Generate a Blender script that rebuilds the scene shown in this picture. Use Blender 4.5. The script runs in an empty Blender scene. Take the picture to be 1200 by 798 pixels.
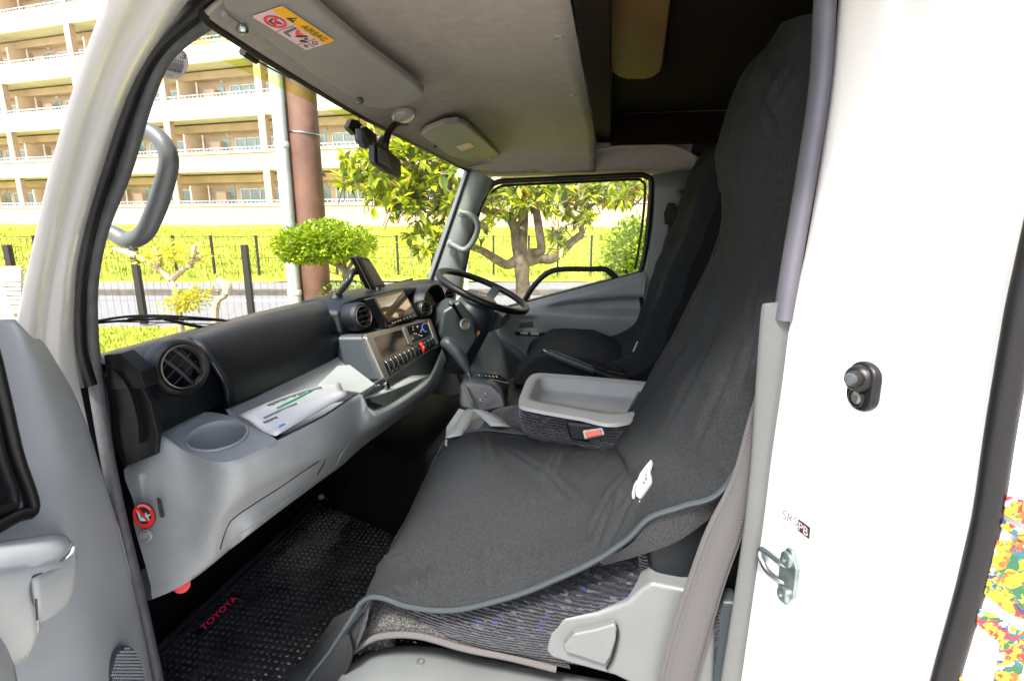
import bpy, bmesh, math, random
import numpy as np
from mathutils import Vector, noise
V = Vector
random.seed(7)
RAD = math.radians
sc = bpy.context.scene
col = sc.collection

# ---------------------------------------------------------------- camera
CAM = V((-1.6, 0.0, 0.95)); PITCH = RAD(12.7); YAW = RAD(10.0); FPX = 637.0
cd = bpy.data.cameras.new('camera'); cam = bpy.data.objects.new('camera', cd); col.objects.link(cam)
cd.sensor_width = 36.0; cd.lens = 36.0 * FPX / 1200.0; cd.clip_start = 0.02; cd.clip_end = 600
FW = V((math.cos(YAW) * math.cos(PITCH), math.sin(YAW) * math.cos(PITCH), -math.sin(PITCH)))
cam.location = CAM; cam.rotation_euler = FW.to_track_quat('-Z', 'Y').to_euler()
sc.camera = cam
RT = V((math.sin(YAW), -math.cos(YAW), 0)); UP = RT.cross(FW)

# ---------------------------------------------------------------- world, sun, exposure
w = bpy.data.worlds.new('World'); sc.world = w; w.use_nodes = True
nt = w.node_tree; bg = nt.nodes['Background']
sky = nt.nodes.new('ShaderNodeTexSky'); sky.sky_type = 'NISHITA'; sky.sun_disc = False
SUN_EL = 56.0; SUN_AZ = 165.0          # azimuth of the sun, measured from +x towards +y
sky.sun_elevation = RAD(SUN_EL); sky.sun_rotation = RAD(90.0 - SUN_AZ)
sky.air_density = 1.0; sky.dust_density = 4.0; sky.ozone_density = 0.6
nt.links.new(sky.outputs[0], bg.inputs[0]); bg.inputs[1].default_value = 0.125
sd = bpy.data.lights.new('sun', 'SUN'); sd.energy = 2.7; sd.angle = RAD(9); sd.color = (1.0, 0.95, 0.87)
sun = bpy.data.objects.new('sun', sd); col.objects.link(sun)
sdir = V((math.cos(RAD(SUN_EL)) * math.cos(RAD(SUN_AZ)), math.cos(RAD(SUN_EL)) * math.sin(RAD(SUN_AZ)), math.sin(RAD(SUN_EL))))
sun.rotation_euler = (-sdir).to_track_quat('-Z', 'Y').to_euler(); sun.location = (-6, -2, 12)
sc.view_settings.view_transform = 'Standard'; sc.view_settings.look = 'None'
sc.view_settings.exposure = 2.3; sc.view_settings.gamma = 1.0
sc.cycles.max_bounces = 10; sc.cycles.diffuse_bounces = 6; sc.cycles.transparent_max_bounces = 16
sc.cycles.caustics_reflective = False; sc.cycles.caustics_refractive = False
sc.cycles.use_denoising = True

# ---------------------------------------------------------------- measuring helper: a sight line met with a real plane
def at(px, py, **k):
    a, v = list(k.items())[0]
    d = FW + RT * ((px - 600.0) / FPX) + UP * ((399.0 - py) / FPX)
    if a == 'd': return CAM + d * v
    i = 'xyz'.index(a)
    return CAM + d * ((v - CAM[i]) / d[i])
def atv(px, py, off=0.0):      # plane of the sun visors: tilted, low edge towards the glass
    n = V((0, .22, 1)); p0 = V((0, .60, 1.178 + off)); d = at(px, py, d=1) - CAM
    return CAM + d * ((p0 - CAM).dot(n) / d.dot(n))
def atp(px, py, p0, n):      # a tilted plane
    d = at(px, py, d=1) - CAM; p0 = V(p0); n = V(n)
    return CAM + d * ((p0 - CAM).dot(n) / d.dot(n))
def ats(pts, **k): return [at(p[0], p[1], **k) for p in pts]

# ---------------------------------------------------------------- materials
def mat(name, c, rough=0.5, metal=0.0, bump=0.0, bscale=200.0, var=0.0, vscale=8.0, spec=0.5, c2=None, sheen=0.0, coat=0.0, detail=3.0, rvar=0.0):
    m = bpy.data.materials.new(name); m.use_nodes = True
    n = m.node_tree; b = n.nodes['Principled BSDF']
    b.inputs['Base Color'].default_value = (*c, 1); b.inputs['Roughness'].default_value = rough
    b.inputs['Metallic'].default_value = metal; b.inputs['Specular IOR Level'].default_value = spec
    b.inputs['Sheen Weight'].default_value = sheen; b.inputs['Coat Weight'].default_value = coat
    tc = n.nodes.new('ShaderNodeTexCoord')
    if var or c2:
        t = n.nodes.new('ShaderNodeTexNoise'); t.inputs['Scale'].default_value = vscale; t.inputs['Detail'].default_value = 6
        n.links.new(tc.outputs['Object'], t.inputs['Vector'])
        r = n.nodes.new('ShaderNodeValToRGB'); r.color_ramp.elements[0].position = 0.35; r.color_ramp.elements[1].position = 0.65
        a = c if c2 else tuple(x * (1 - var) for x in c); bb = c2 if c2 else tuple(min(1, x * (1 + var)) for x in c)
        r.color_ramp.elements[0].color = (*a, 1); r.color_ramp.elements[1].color = (*bb, 1)
        n.links.new(t.outputs[0], r.inputs[0]); n.links.new(r.outputs[0], b.inputs['Base Color'])
        if rvar:
            mr = n.nodes.new('ShaderNodeMapRange'); mr.inputs[3].default_value = rough - rvar; mr.inputs[4].default_value = rough + rvar
            n.links.new(t.outputs[0], mr.inputs[0]); n.links.new(mr.outputs[0], b.inputs['Roughness'])
    if bump:
        t = n.nodes.new('ShaderNodeTexNoise'); t.inputs['Scale'].default_value = bscale; t.inputs['Detail'].default_value = detail
        n.links.new(tc.outputs['Object'], t.inputs['Vector'])
        bp = n.nodes.new('ShaderNodeBump'); bp.inputs['Strength'].default_value = bump; bp.inputs['Distance'].default_value = 0.002
        n.links.new(t.outputs[0], bp.inputs['Height']); n.links.new(bp.outputs[0], b.inputs['Normal'])
    return m

M = {}
M['white'] = mat('white_paint', (0.60, 0.598, 0.585), 0.28, coat=0.4, var=0.03, vscale=3)
M['grey'] = mat('grey_plastic', (0.215, 0.230, 0.234), 0.42, bump=0.35, bscale=420, var=0.10, vscale=7, rvar=0.10)
M['greylt'] = mat('light_grey_plastic', (0.27, 0.285, 0.285), 0.45, bump=0.2, bscale=420, var=0.05, vscale=7, rvar=0.05)
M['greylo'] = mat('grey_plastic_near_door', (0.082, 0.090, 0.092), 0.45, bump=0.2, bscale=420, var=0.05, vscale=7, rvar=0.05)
M['greydk'] = mat('slate_plastic', (0.034, 0.042, 0.049), 0.42, spec=0.45, bump=0.25, bscale=420, var=0.08, vscale=6)
M['trimg'] = mat('grey_rubber_trim', (0.055, 0.055, 0.062), 0.6, bump=0.5, bscale=160, var=0.15, vscale=60)
M['sealg'] = mat('pale_rubber_seal', (0.065, 0.065, 0.082), 0.5, bump=0.1, bscale=80, var=0.12, vscale=14)
M['black'] = mat('black_plastic', (0.003, 0.0035, 0.004), 0.5, spec=0.3, bump=0.3, bscale=500, var=0.25, vscale=10)
M['blackg'] = mat('glossy_black_plastic', (0.008, 0.009, 0.010), 0.12)
M['dash'] = mat('dark_dash_skin', (0.0026, 0.0042, 0.0062), 0.38, spec=0.27, bump=0.5, bscale=600, var=0.2, vscale=9, rvar=0.07)
M['rubber'] = mat('black_rubber', (0.005, 0.005, 0.006), 0.42, spec=0.3, bump=0.25, bscale=90)
M['mat'] = mat('floor_mat_rubber', (0.020, 0.020, 0.021), 0.28, bump=0.4, bscale=120, var=0.4, vscale=14)
M['dust'] = mat('trodden_dust', (0.11, 0.085, 0.055), 0.9)
M['stud'] = mat('worn_stud_tops', (0.034, 0.034, 0.036), 0.22, var=0.5, vscale=9)
M['liner'] = mat('roof_lining_felt', (0.245, 0.222, 0.195), 0.9, bump=0.5, bscale=350, var=0.06, vscale=40, spec=0.1)
M['visor'] = mat('visor_vinyl', (0.170, 0.162, 0.148), 0.6, bump=0.2, bscale=300, var=0.04, vscale=20)
M['felt'] = mat('dark_brown_felt', (0.006, 0.003, 0.002), 0.95, bump=0.6, bscale=260, var=0.4, vscale=60, spec=0.1)
M['ochre'] = mat('painted_glow_ochre', (0.095, 0.042, 0.006), 0.6, c2=(0.075, 0.020, 0.004), vscale=5)  # orange glow of the overhead recess, given as mottled base colour
M['pillar'] = mat('inner_pillar_grey', (0.10, 0.112, 0.112), 0.45, bump=0.25, bscale=420, var=0.05)
M['chrome'] = mat('plated_steel', (0.30, 0.35, 0.35), 0.25, metal=1.0, bump=0.05, bscale=60)
M['silver'] = mat('silver_trim', (0.25, 0.25, 0.235), 0.32, metal=0.8)
M['taupe'] = mat('taupe_vent_ring', (0.11, 0.095, 0.08), 0.35, metal=0.6)
M['redp'] = mat('red_plastic', (0.75, 0.02, 0.02), 0.4)
M['redl'] = mat('red_lettering', (0.95, 0.04, 0.12), 0.5)
M['orange'] = mat('orange_button', (0.34, 0.035, 0.003), 0.35)
M['yellow'] = mat('label_amber', (0.60, 0.31, 0.006), 0.4)
M['label'] = mat('label_white', (0.52, 0.37, 0.37), 0.4)
M['emblem'] = mat('emblem_ink_white', (0.20, 0.20, 0.195), 0.7)
M['zinc'] = mat('zinc_plate', (0.22, 0.27, 0.27), 0.35, metal=0.9, var=0.2, vscale=60)
M['ink'] = mat('label_ink', (0.02, 0.02, 0.02), 0.5)
M['cyan'] = mat('label_cyan', (0.25, 0.75, 0.80), 0.5)
M['blue'] = mat('label_blue', (0.05, 0.2, 0.75), 0.5)
M['dkred'] = mat('label_red', (0.55, 0.02, 0.03), 0.5)
M['greyink'] = mat('grey_ink', (0.09, 0.09, 0.10), 0.6)
M['sticker'] = mat('back_of_sticker', (0.30, 0.27, 0.27), 0.7)
M['paper'] = mat('glossy_paper', (0.48, 0.49, 0.49), 0.3, bump=0.05, bscale=20)
M['green'] = mat('print_green', (0.01, 0.28, 0.06), 0.4)
M['belt'] = mat('grey_webbing', (0.046, 0.045, 0.047), 0.6)
M['carpet'] = mat('flecked_carpet', (0.012, 0.012, 0.012), 0.95, bump=1.0, bscale=350, c2=(0.075, 0.075, 0.072), vscale=330, spec=0.1)
M['binding'] = mat('carpet_binding', (0.045, 0.042, 0.043), 0.8, bump=0.6, bscale=200)
M['foil'] = mat('brown_cable_cover', (0.30, 0.16, 0.05), 0.5)
M['amberglow'] = mat('gps_back', (0.02, 0.02, 0.02), 0.4)

def fabric(name, base, flecks):
    m = mat(name, base, 0.9, spec=0.2, sheen=0.2)
    n = m.node_tree; b = n.nodes['Principled BSDF']; tc = n.nodes.new('ShaderNodeTexCoord')
    wv = n.nodes.new('ShaderNodeTexWave'); wv.inputs['Scale'].default_value = 52; wv.inputs['Distortion'].default_value = 3; wv.inputs['Detail'].default_value = 2; wv.bands_direction = 'Z'
    wv.inputs['Detail Scale'].default_value = 3
    n.links.new(tc.outputs['Object'], wv.inputs['Vector'])
    mp = n.nodes.new('ShaderNodeMapping'); mp.inputs['Scale'].default_value = (95, 95, 330)
    n.links.new(tc.outputs['Object'], mp.inputs['Vector'])
    vo = n.nodes.new('ShaderNodeTexVoronoi'); vo.inputs['Scale'].default_value = 1.0; vo.distance = 'CHEBYCHEV'
    n.links.new(mp.outputs[0], vo.inputs['Vector'])
    r1 = n.nodes.new('ShaderNodeValToRGB'); r1.color_ramp.elements[0].color = (*[x * .25 for x in base], 1); r1.color_ramp.elements[1].color = (*[x * 2.6 for x in base], 1)
    n.links.new(wv.outputs[1], r1.inputs[0])
    sp = n.nodes.new('ShaderNodeSeparateColor'); n.links.new(vo.outputs['Color'], sp.inputs[0])
    r2 = n.nodes.new('ShaderNodeValToRGB'); r2.color_ramp.interpolation = 'CONSTANT'
    r2.color_ramp.elements[0].color = (0, 0, 0, 1); r2.color_ramp.elements[1].position = 0.88; r2.color_ramp.elements[1].color = (1, 1, 1, 1)
    n.links.new(sp.outputs[0], r2.inputs[0])
    r3 = n.nodes.new('ShaderNodeValToRGB'); r3.color_ramp.interpolation = 'CONSTANT'
    r3.color_ramp.elements[0].color = (*flecks[0], 1); r3.color_ramp.elements[1].position = 0.84; r3.color_ramp.elements[1].color = (*flecks[1], 1)
    n.links.new(sp.outputs[1], r3.inputs[0])
    mx = n.nodes.new('ShaderNodeMix'); mx.data_type = 'RGBA'
    n.links.new(r2.outputs[0], mx.inputs[0]); n.links.new(r1.outputs[0], mx.inputs[6]); n.links.new(r3.outputs[0], mx.inputs[7])
    n.links.new(mx.outputs[2], b.inputs['Base Color'])
    bp = n.nodes.new('ShaderNodeBump'); bp.inputs['Strength'].default_value = 0.8; bp.inputs['Distance'].default_value = 0.003
    n.links.new(wv.outputs[1], bp.inputs['Height']); n.links.new(bp.outputs[0], b.inputs['Normal'])
    return m
M['navy'] = fabric('navy_flecked_upholstery', (0.0020, 0.0029, 0.0052), [(0.034, 0.034, 0.044), (0.008, 0.02, 0.085)])

def cloth(name, c, folds=0.35):
    m = mat(name, c, 0.85, spec=0.18)
    n = m.node_tree; b = n.nodes['Principled BSDF']; tc = n.nodes.new('ShaderNodeTexCoord')
    t1 = n.nodes.new('ShaderNodeTexNoise'); t1.inputs['Scale'].default_value = 7; t1.inputs['Detail'].default_value = 2; t1.inputs['Distortion'].default_value = 0.2
    t2 = n.nodes.new('ShaderNodeTexNoise'); t2.inputs['Scale'].default_value = 480; t2.inputs['Detail'].default_value = 2
    for t in (t1, t2): n.links.new(tc.outputs['Object'], t.inputs['Vector'])
    b1 = n.nodes.new('ShaderNodeBump'); b1.inputs['Strength'].default_value = folds; b1.inputs['Distance'].default_value = 0.03
    b2 = n.nodes.new('ShaderNodeBump'); b2.inputs['Strength'].default_value = 0.5; b2.inputs['Distance'].default_value = 0.001
    n.links.new(t1.outputs[0], b1.inputs['Height']); n.links.new(t2.outputs[0], b2.inputs['Height'])
    n.links.new(b1.outputs[0], b2.inputs['Normal']); n.links.new(b2.outputs[0], b.inputs['Normal'])
    r = n.nodes.new('ShaderNodeValToRGB'); r.color_ramp.elements[0].position = .4; r.color_ramp.elements[1].position = .6
    r.color_ramp.elements[0].color = (*[x * .65 for x in c], 1); r.color_ramp.elements[1].color = (*[x * 1.45 for x in c], 1)
    n.links.new(t2.outputs[0], r.inputs[0]); n.links.new(r.outputs[0], b.inputs['Base Color'])
    return m
M['cover'] = cloth('charcoal_cover_cloth', (0.0110, 0.0124, 0.0138))
M['hem'] = mat('hem_binding', (0.014, 0.021, 0.026), 0.6, bump=0.4, bscale=150)
M['under'] = cloth('cover_underside', (0.024, 0.0245, 0.027), 0.25)

def glass(name, tint, gl=0.05, rough=0.0):
    m = bpy.data.materials.new(name); m.use_nodes = True; n = m.node_tree; n.nodes.clear()
    o = n.nodes.new('ShaderNodeOutputMaterial'); tr = n.nodes.new('ShaderNodeBsdfTransparent'); tr.inputs[0].default_value = (*tint, 1)
    g = n.nodes.new('ShaderNodeBsdfGlossy'); g.inputs['Roughness'].default_value = rough
    fr = n.nodes.new('ShaderNodeLayerWeight'); fr.inputs[0].default_value = 0.5
    pw = n.nodes.new('ShaderNodeMath'); pw.operation = 'POWER'; pw.inputs[1].default_value = 5.0; n.links.new(fr.outputs['Facing'], pw.inputs[0])
    ml = n.nodes.new('ShaderNodeMath'); ml.operation = 'MULTIPLY_ADD'; ml.inputs[1].default_value = 0.35; ml.inputs[2].default_value = gl
    n.links.new(pw.outputs[0], ml.inputs[0])
    mx = n.nodes.new('ShaderNodeMixShader'); n.links.new(ml.outputs[0], mx.inputs[0]); n.links.new(tr.outputs[0], mx.inputs[1]); n.links.new(g.outputs[0], mx.inputs[2])
    n.links.new(mx.outputs[0], o.inputs[0]); return m
M['glass'] = glass('window_glass', (0.96, 0.975, 0.96), 0.012)
M['acryl'] = glass('green_tinted_acrylic', (0.66, 0.72, 0.58), 0.02, 0.3)
M['acryl2'] = glass('yellow_green_acrylic_rim', (0.78, 0.86, 0.34), 0.02, 0.3)
M['lens'] = mat('frosted_lamp_lens', (0.30, 0.28, 0.25), 0.25, coat=0.3)
M['bglass'] = mat('far_window_glass', (0.10, 0.15, 0.15), 0.08, c2=(0.36, 0.46, 0.43), vscale=0.7, spec=0.8)
def screenmat():
    m = mat('display_glass', (0.16, 0.12, 0.06), 0.06, spec=1.0, coat=1.0)
    return m
M['screen'] = screenmat()
def splash():
    m = mat('paint_splash_print', (0.9, 0.7, 0.0), 0.35, coat=0.3); n = m.node_tree; b = n.nodes['Principled BSDF']
    tc = n.nodes.new('ShaderNodeTexCoord'); ns = n.nodes.new('ShaderNodeTexNoise'); ns.inputs['Scale'].default_value = 38; ns.inputs['Detail'].default_value = 5
    n.links.new(tc.outputs['Object'], ns.inputs['Vector'])
    ad = n.nodes.new('ShaderNodeMix'); ad.data_type = 'RGBA'; ad.inputs[0].default_value = 0.12
    n.links.new(tc.outputs['Object'], ad.inputs[6]); n.links.new(ns.outputs['Color'], ad.inputs[7])
    vo = n.nodes.new('ShaderNodeTexVoronoi'); vo.inputs['Scale'].default_value = 95; vo.inputs['Randomness'].default_value = 1; n.links.new(ad.outputs[2], vo.inputs['Vector'])
    sp = n.nodes.new('ShaderNodeSeparateColor'); n.links.new(vo.outputs['Color'], sp.inputs[0])
    r = n.nodes.new('ShaderNodeValToRGB'); r.color_ramp.interpolation = 'CONSTANT'
    cs = [(0, (.26, .17, .0)), (.34, (.24, .05, .0)), (.47, (.19, .002, .004)), (.58, (.0, .07, .09)), (.67, (.001, .012, .07)), (.75, (.17, .002, .05)), (.83, (.0, .06, .02)), (.92, (.4, .36, .36))]
    while len(r.color_ramp.elements) < len(cs): r.color_ramp.elements.new(0.5)
    for e, (p, c) in zip(r.color_ramp.elements, cs): e.position = p; e.color = (*c, 1)
    n.links.new(sp.outputs[0], r.inputs[0]); n.links.new(r.outputs[0], b.inputs['Base Color']); return m
M['splash'] = splash()
M['trimmid'] = mat('mid_grey_trim', (0.062, 0.067, 0.068), 0.5, bump=0.2, bscale=420, var=0.05)
M['doorgrey'] = mat('door_grey_plastic', (0.25, 0.268, 0.28), 0.5, bump=0.12, bscale=300, var=0.08, vscale=5, rvar=0.06)
M['handle'] = mat('grab_handle_grey', (0.062, 0.068, 0.070), 0.42, bump=0.2, bscale=420)
# outside
M['grass'] = mat('lawn', (0.15, 0.20, 0.015), 0.9, c2=(0.40, 0.38, 0.06), vscale=1.4, spec=0.1, bump=1, bscale=30)
M['blade'] = mat('grass_blade', (0.18, 0.26, 0.012), 0.7, c2=(0.36, 0.38, 0.04), vscale=3)
M['asphalt'] = mat('asphalt', (0.13, 0.13, 0.135), 0.9, var=0.15, vscale=12, bump=0.4, bscale=60)
M['line'] = mat('road_paint', (0.7, 0.7, 0.68), 0.7)
M['kerb'] = mat('kerb_concrete', (0.09, 0.08, 0.065), 0.9, var=0.25, vscale=5)
M['conc'] = mat('pale_concrete', (0.45, 0.43, 0.40), 0.9, var=0.1, vscale=2)
M['bwhite'] = mat('balcony_white_render', (0.70, 0.67, 0.63), 0.9, var=0.05, vscale=0.8)
M['btan'] = mat('tan_render', (0.50, 0.38, 0.26), 0.9, var=0.08, vscale=0.9)
M['btile'] = mat('pinkish_tile', (0.42, 0.30, 0.21), 0.85, var=0.10, vscale=6)
M['bsoff'] = mat('soffit_render', (0.55, 0.52, 0.42), 0.9, var=0.05, vscale=1)
M['alu'] = mat('pale_aluminium', (0.62, 0.62, 0.60), 0.45, metal=0.2)
M['rust'] = mat('red_oxide_pole', (0.070, 0.030, 0.018), 0.6, c2=(0.135, 0.066, 0.044), vscale=3, bump=0.3, bscale=30)
M['pipe'] = mat('galvanised_pipe', (0.33, 0.35, 0.34), 0.5, var=0.1)
M['fence'] = mat('dark_fence_steel', (0.010, 0.008, 0.007), 0.6)
M['bark'] = mat('magnolia_bark', (0.095, 0.068, 0.048), 0.9, c2=(0.20, 0.16, 0.12), vscale=14, bump=1.0, bscale=50)
M['bark2'] = mat('pale_bark', (0.28, 0.22, 0.16), 0.9, var=0.2, vscale=20, bump=0.6, bscale=60)
def leafmat(name, a, b_, c3=None, tr=0.35):
    m = mat(name, a, 0.38, spec=0.5); n = m.node_tree; b = n.nodes['Principled BSDF']
    g = n.nodes.new('ShaderNodeNewGeometry'); r = n.nodes.new('ShaderNodeValToRGB')
    r.color_ramp.elements[0].color = (*a, 1); r.color_ramp.elements[1].color = (*b_, 1)
    oi = n.nodes.new('ShaderNodeObjectInfo'); ad = n.nodes.new('ShaderNodeMath'); ad.operation = 'ADD'
    n.links.new(g.outputs['Random Per Island'], ad.inputs[0]); n.links.new(oi.outputs['Random'], ad.inputs[1])
    fr = n.nodes.new('ShaderNodeMath'); fr.operation = 'FRACT'; n.links.new(ad.outputs[0], fr.inputs[0])
    if c3:
        e = r.color_ramp.elements.new(0.955); e.color = (*b_, 1); r.color_ramp.elements[-1].color = (*c3, 1); r.color_ramp.elements[-1].position = 0.97
    n.links.new(fr.outputs[0], r.inputs[0]); n.links.new(r.outputs[0], b.inputs['Base Color'])
    t = n.nodes.new('ShaderNodeBsdfTranslucent'); n.links.new(r.outputs[0], t.inputs[0])
    mx = n.nodes.new('ShaderNodeMixShader'); mx.inputs[0].default_value = tr
    o = n.nodes['Material Output']; n.links.new(b.outputs[0], mx.inputs[1]); n.links.new(t.outputs[0], mx.inputs[2]); n.links.new(mx.outputs[0], o.inputs[0])
    return m
M['leafm'] = leafmat('magnolia_leaf', (0.025, 0.07, 0.006), (0.50, 0.56, 0.02), (0.35, 0.14, 0.02))
M['leafb'] = leafmat('boxwood_leaf', (0.07, 0.15, 0.008), (0.38, 0.48, 0.02))
M['leafy'] = leafmat('yellow_leaf', (0.34, 0.38, 0.02), (0.60, 0.50, 0.06))

# ---------------------------------------------------------------- object builders
WL = {}
def props(o, label=None, cat=None, group=None, kind=None, category=None):
    cat = cat or category
    if label: o['label'] = label
    if cat: o['category'] = cat
    if group: o['group'] = group
    if kind: o['kind'] = kind
    return o
def thing(name, label, cat, loc=(0, 0, 0), group=None, kind=None):
    o = bpy.data.objects.new(name, None); col.objects.link(o); o.location = V(loc); WL[o.name] = V(loc)
    o.empty_display_size = 0.05
    return props(o, label, cat, group, kind)
def mk(name, verts, faces, m, parent=None, smooth=True, bev=0, seg=2, sub=0, solid=0, sharp=None, mats=None, idx=None, **pr):
    me = bpy.data.meshes.new(name)
    verts = [V(v) for v in verts]
    if parent is not None: base = WL[parent.name]
    else:
        lo = V([min(v[i] for v in verts) for i in range(3)]); hi = V([max(v[i] for v in verts) for i in range(3)])
        base = V(((lo.x + hi.x) / 2, (lo.y + hi.y) / 2, lo.z))
    me.from_pydata([v - base for v in verts], [], faces)
    for mm in (mats or [m]): me.materials.append(mm)
    if idx:
        for p, i in zip(me.polygons, idx): p.material_index = i
    bm = bmesh.new(); bm.from_mesh(me); bmesh.ops.recalc_face_normals(bm, faces=bm.faces); bm.to_mesh(me); bm.free()
    if smooth:
        for p in me.polygons: p.use_smooth = True
        if not bev and sharp != 0: me.set_sharp_from_angle(angle=RAD(sharp or 42))
    o = bpy.data.objects.new(name, me); col.objects.link(o)
    if parent is not None: o.parent = parent
    else: o.location = base
    WL[o.name] = base
    if solid:
        s = o.modifiers.new('solid', 'SOLIDIFY'); s.thickness = solid; s.offset = 0
    if bev:
        b = o.modifiers.new('bevel', 'BEVEL'); b.width = bev; b.segments = seg; b.limit_method = 'ANGLE'; b.angle_limit = RAD(28); b.harden_normals = True
    if sub:
        s = o.modifiers.new('sub', 'SUBSURF'); s.levels = sub; s.render_levels = sub
    return props(o, **pr)

class MB:
    """collects pieces that really are one part"""
    def __init__(s): s.v = []; s.f = []
    def add(s, vf):
        n = len(s.v); s.v += [V(a) for a in vf[0]]; s.f += [tuple(i + n for i in f) for f in vf[1]]; return s
    def build(s, name, m, parent=None, **k): return mk(name, s.v, s.f, m, parent, **k)

def spl(P, n, closed=False):
    """Catmull-Rom through P, n samples per span"""
    P = [V(p) for p in P]; out = []; L = len(P)
    if L == 2: return [P[0].lerp(P[1], i / n) for i in range(n + 1)]
    for i in range(L if closed else L - 1):
        a = P[(i - 1) % L] if closed or i > 0 else P[0] * 2 - P[1]
        b = P[i]; c = P[(i + 1) % L]
        d = P[(i + 2) % L] if closed or i + 2 < L else P[-1] * 2 - P[-2]
        for k in range(n):
            t = k / n
            out.append(0.5 * ((2 * b) + (c - a) * t + (2 * a - 5 * b + 4 * c - d) * t * t + (3 * b - a - 3 * c + d) * t ** 3))
    if not closed: out.append(P[-1])
    return out
def surf(rows, nu=4, nv=4, smoothu=True, smoothv=True):
    if nv > 1: rows = [spl(r, nv) if smoothv else lin(r, nv) for r in rows]
    cols = list(zip(*rows))
    if nu > 1: cols = [spl(c, nu) if smoothu else lin(c, nu) for c in cols]
    return [list(r) for r in zip(*cols)]
def lin(P, n):
    out = []
    for a, b in zip(P[:-1], P[1:]):
        for k in range(n): out.append(V(a).lerp(V(b), k / n))
    out.append(V(P[-1])); return out
def gridvf(rows, closeu=False, closev=False):
    R = len(rows); C = len(rows[0]); v = [p for r in rows for p in r]; f = []
    for i in range(R if closeu else R - 1):
        for j in range(C if closev else C - 1):
            a, b = i, (i + 1) % R; c, d = j, (j + 1) % C
            f.append((a * C + c, a * C + d, b * C + d, b * C + c))
    return v, f
def tubevf(path, r, n=12, res=6, closed=False, flat=None, ref=None, caps=True):
    k = len(path)
    P = spl(path, res, closed) if res > 1 else [V(p) for p in path]
    L = len(P); rows = []
    prev = None
    for i, p in enumerate(P):
        a = P[(i - 1) % L] if closed or i > 0 else P[0]; b = P[(i + 1) % L] if closed or i < L - 1 else P[-1]
        t = (b - a).normalized()
        if ref is not None: s = t.cross(V(ref)).normalized()
        else:
            if prev is None: prev = t.orthogonal().normalized()
            s = (prev - t * prev.dot(t)).normalized(); prev = s
        q = s.cross(t).normalized()
        if isinstance(r, (list, tuple)):
            u = i / (L if closed else L - 1) * (len(r) - (0 if closed else 1)); j = int(u); fr = u - j
            rr = r[j % len(r)] * (1 - fr) + r[(j + 1) % len(r)] * fr if fr else r[j % len(r)]
        else: rr = r
        fa, fb = flat or (1, 1)
        rows.append([p + s * (math.cos(2 * math.pi * m_ / n) * rr * fa) + q * (math.sin(2 * math.pi * m_ / n) * rr * fb) for m_ in range(n)])
    v, f = gridvf(rows, closed, True)
    if not closed and caps:
        f.append(tuple(range(n))); f.append(tuple(range((L - 1) * n, L * n)))
    return v, f
def tube(name, path, r, m, parent=None, n=12, res=6, closed=False, flat=None, ref=None, **k):
    v, f = tubevf(path, r, n, res, closed, flat, ref); return mk(name, v, f, m, parent, **k)
def boxvf(c, s, ax=None):
    c = V(c); X, Y, Z = ax or (V((1, 0, 0)), V((0, 1, 0)), V((0, 0, 1)))
    v = [c + X * (s[0] / 2 * i) + Y * (s[1] / 2 * j) + Z * (s[2] / 2 * k) for i in (-1, 1) for j in (-1, 1) for k in (-1, 1)]
    return v, [(0, 1, 3, 2), (4, 6, 7, 5), (0, 4, 5, 1), (2, 3, 7, 6), (0, 2, 6, 4), (1, 5, 7, 3)]
def box(name, c, s, m, parent=None, ax=None, bev=0, **k):
    v, f = boxvf(c, s, ax); return mk(name, v, f, m, parent, bev=bev, smooth=bool(bev), **k)
def slabvf(poly, off):
    poly = [V(p) for p in poly]; off = V(off); n = len(poly)
    return poly + [p + off for p in poly], [tuple(range(n)), tuple(range(2 * n - 1, n - 1, -1))] + [(i, (i + 1) % n, n + (i + 1) % n, n + i) for i in range(n)]
def slab(name, poly, off, m, parent=None, bev=0, **k):
    v, f = slabvf(poly, off); return mk(name, v, f, m, parent, bev=bev, smooth=bool(bev), **k)
def basis(ax):
    z = V(ax).normalized(); x = z.orthogonal().normalized()
    if abs(z.z) < .98: x = V((0, 0, 1)).cross(z).normalized()
    return x, z.cross(x), z
def lathevf(prof, o, ax, n=32, sx=1, sy=1, xy=None):
    X, Y, Z = basis(ax)
    if xy: X, Y = V(xy[0]), V(xy[1])
    rows = [[V(o) + Z * h + X * (r * sx * math.cos(2 * math.pi * i / n)) + Y * (r * sy * math.sin(2 * math.pi * i / n)) for i in range(n)] for r, h in prof]
    v, f = gridvf(rows, False, True)
    return v, f
def lathe(name, prof, o, ax, m, parent=None, n=32, sx=1, sy=1, xy=None, **k):
    v, f = lathevf(prof, o, ax, n, sx, sy, xy); return mk(name, v, f, m, parent, **k)
def bil(q, u, v):
    return (V(q[0]) * (1 - u) + V(q[1]) * u) * (1 - v) + (V(q[3]) * (1 - u) + V(q[2]) * u) * v
def qn(q):
    n = (V(q[1]) - V(q[0])).cross(V(q[3]) - V(q[0])).normalized()
    return n if n.dot(CAM - V(q[0])) > 0 else -n
def uvp(q, pts, off=0.0):
    n = qn(q); return [bil(q, a, b) + n * off for a, b in pts]
def decal(name, q, pts, m, parent=None, off=0.001, th=0.0006, **k):
    """flat print: a thin film standing off the surface it is stuck on"""
    return slab(name, uvp(q, pts, off), qn(q) * -th, m, parent, **k)
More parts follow.
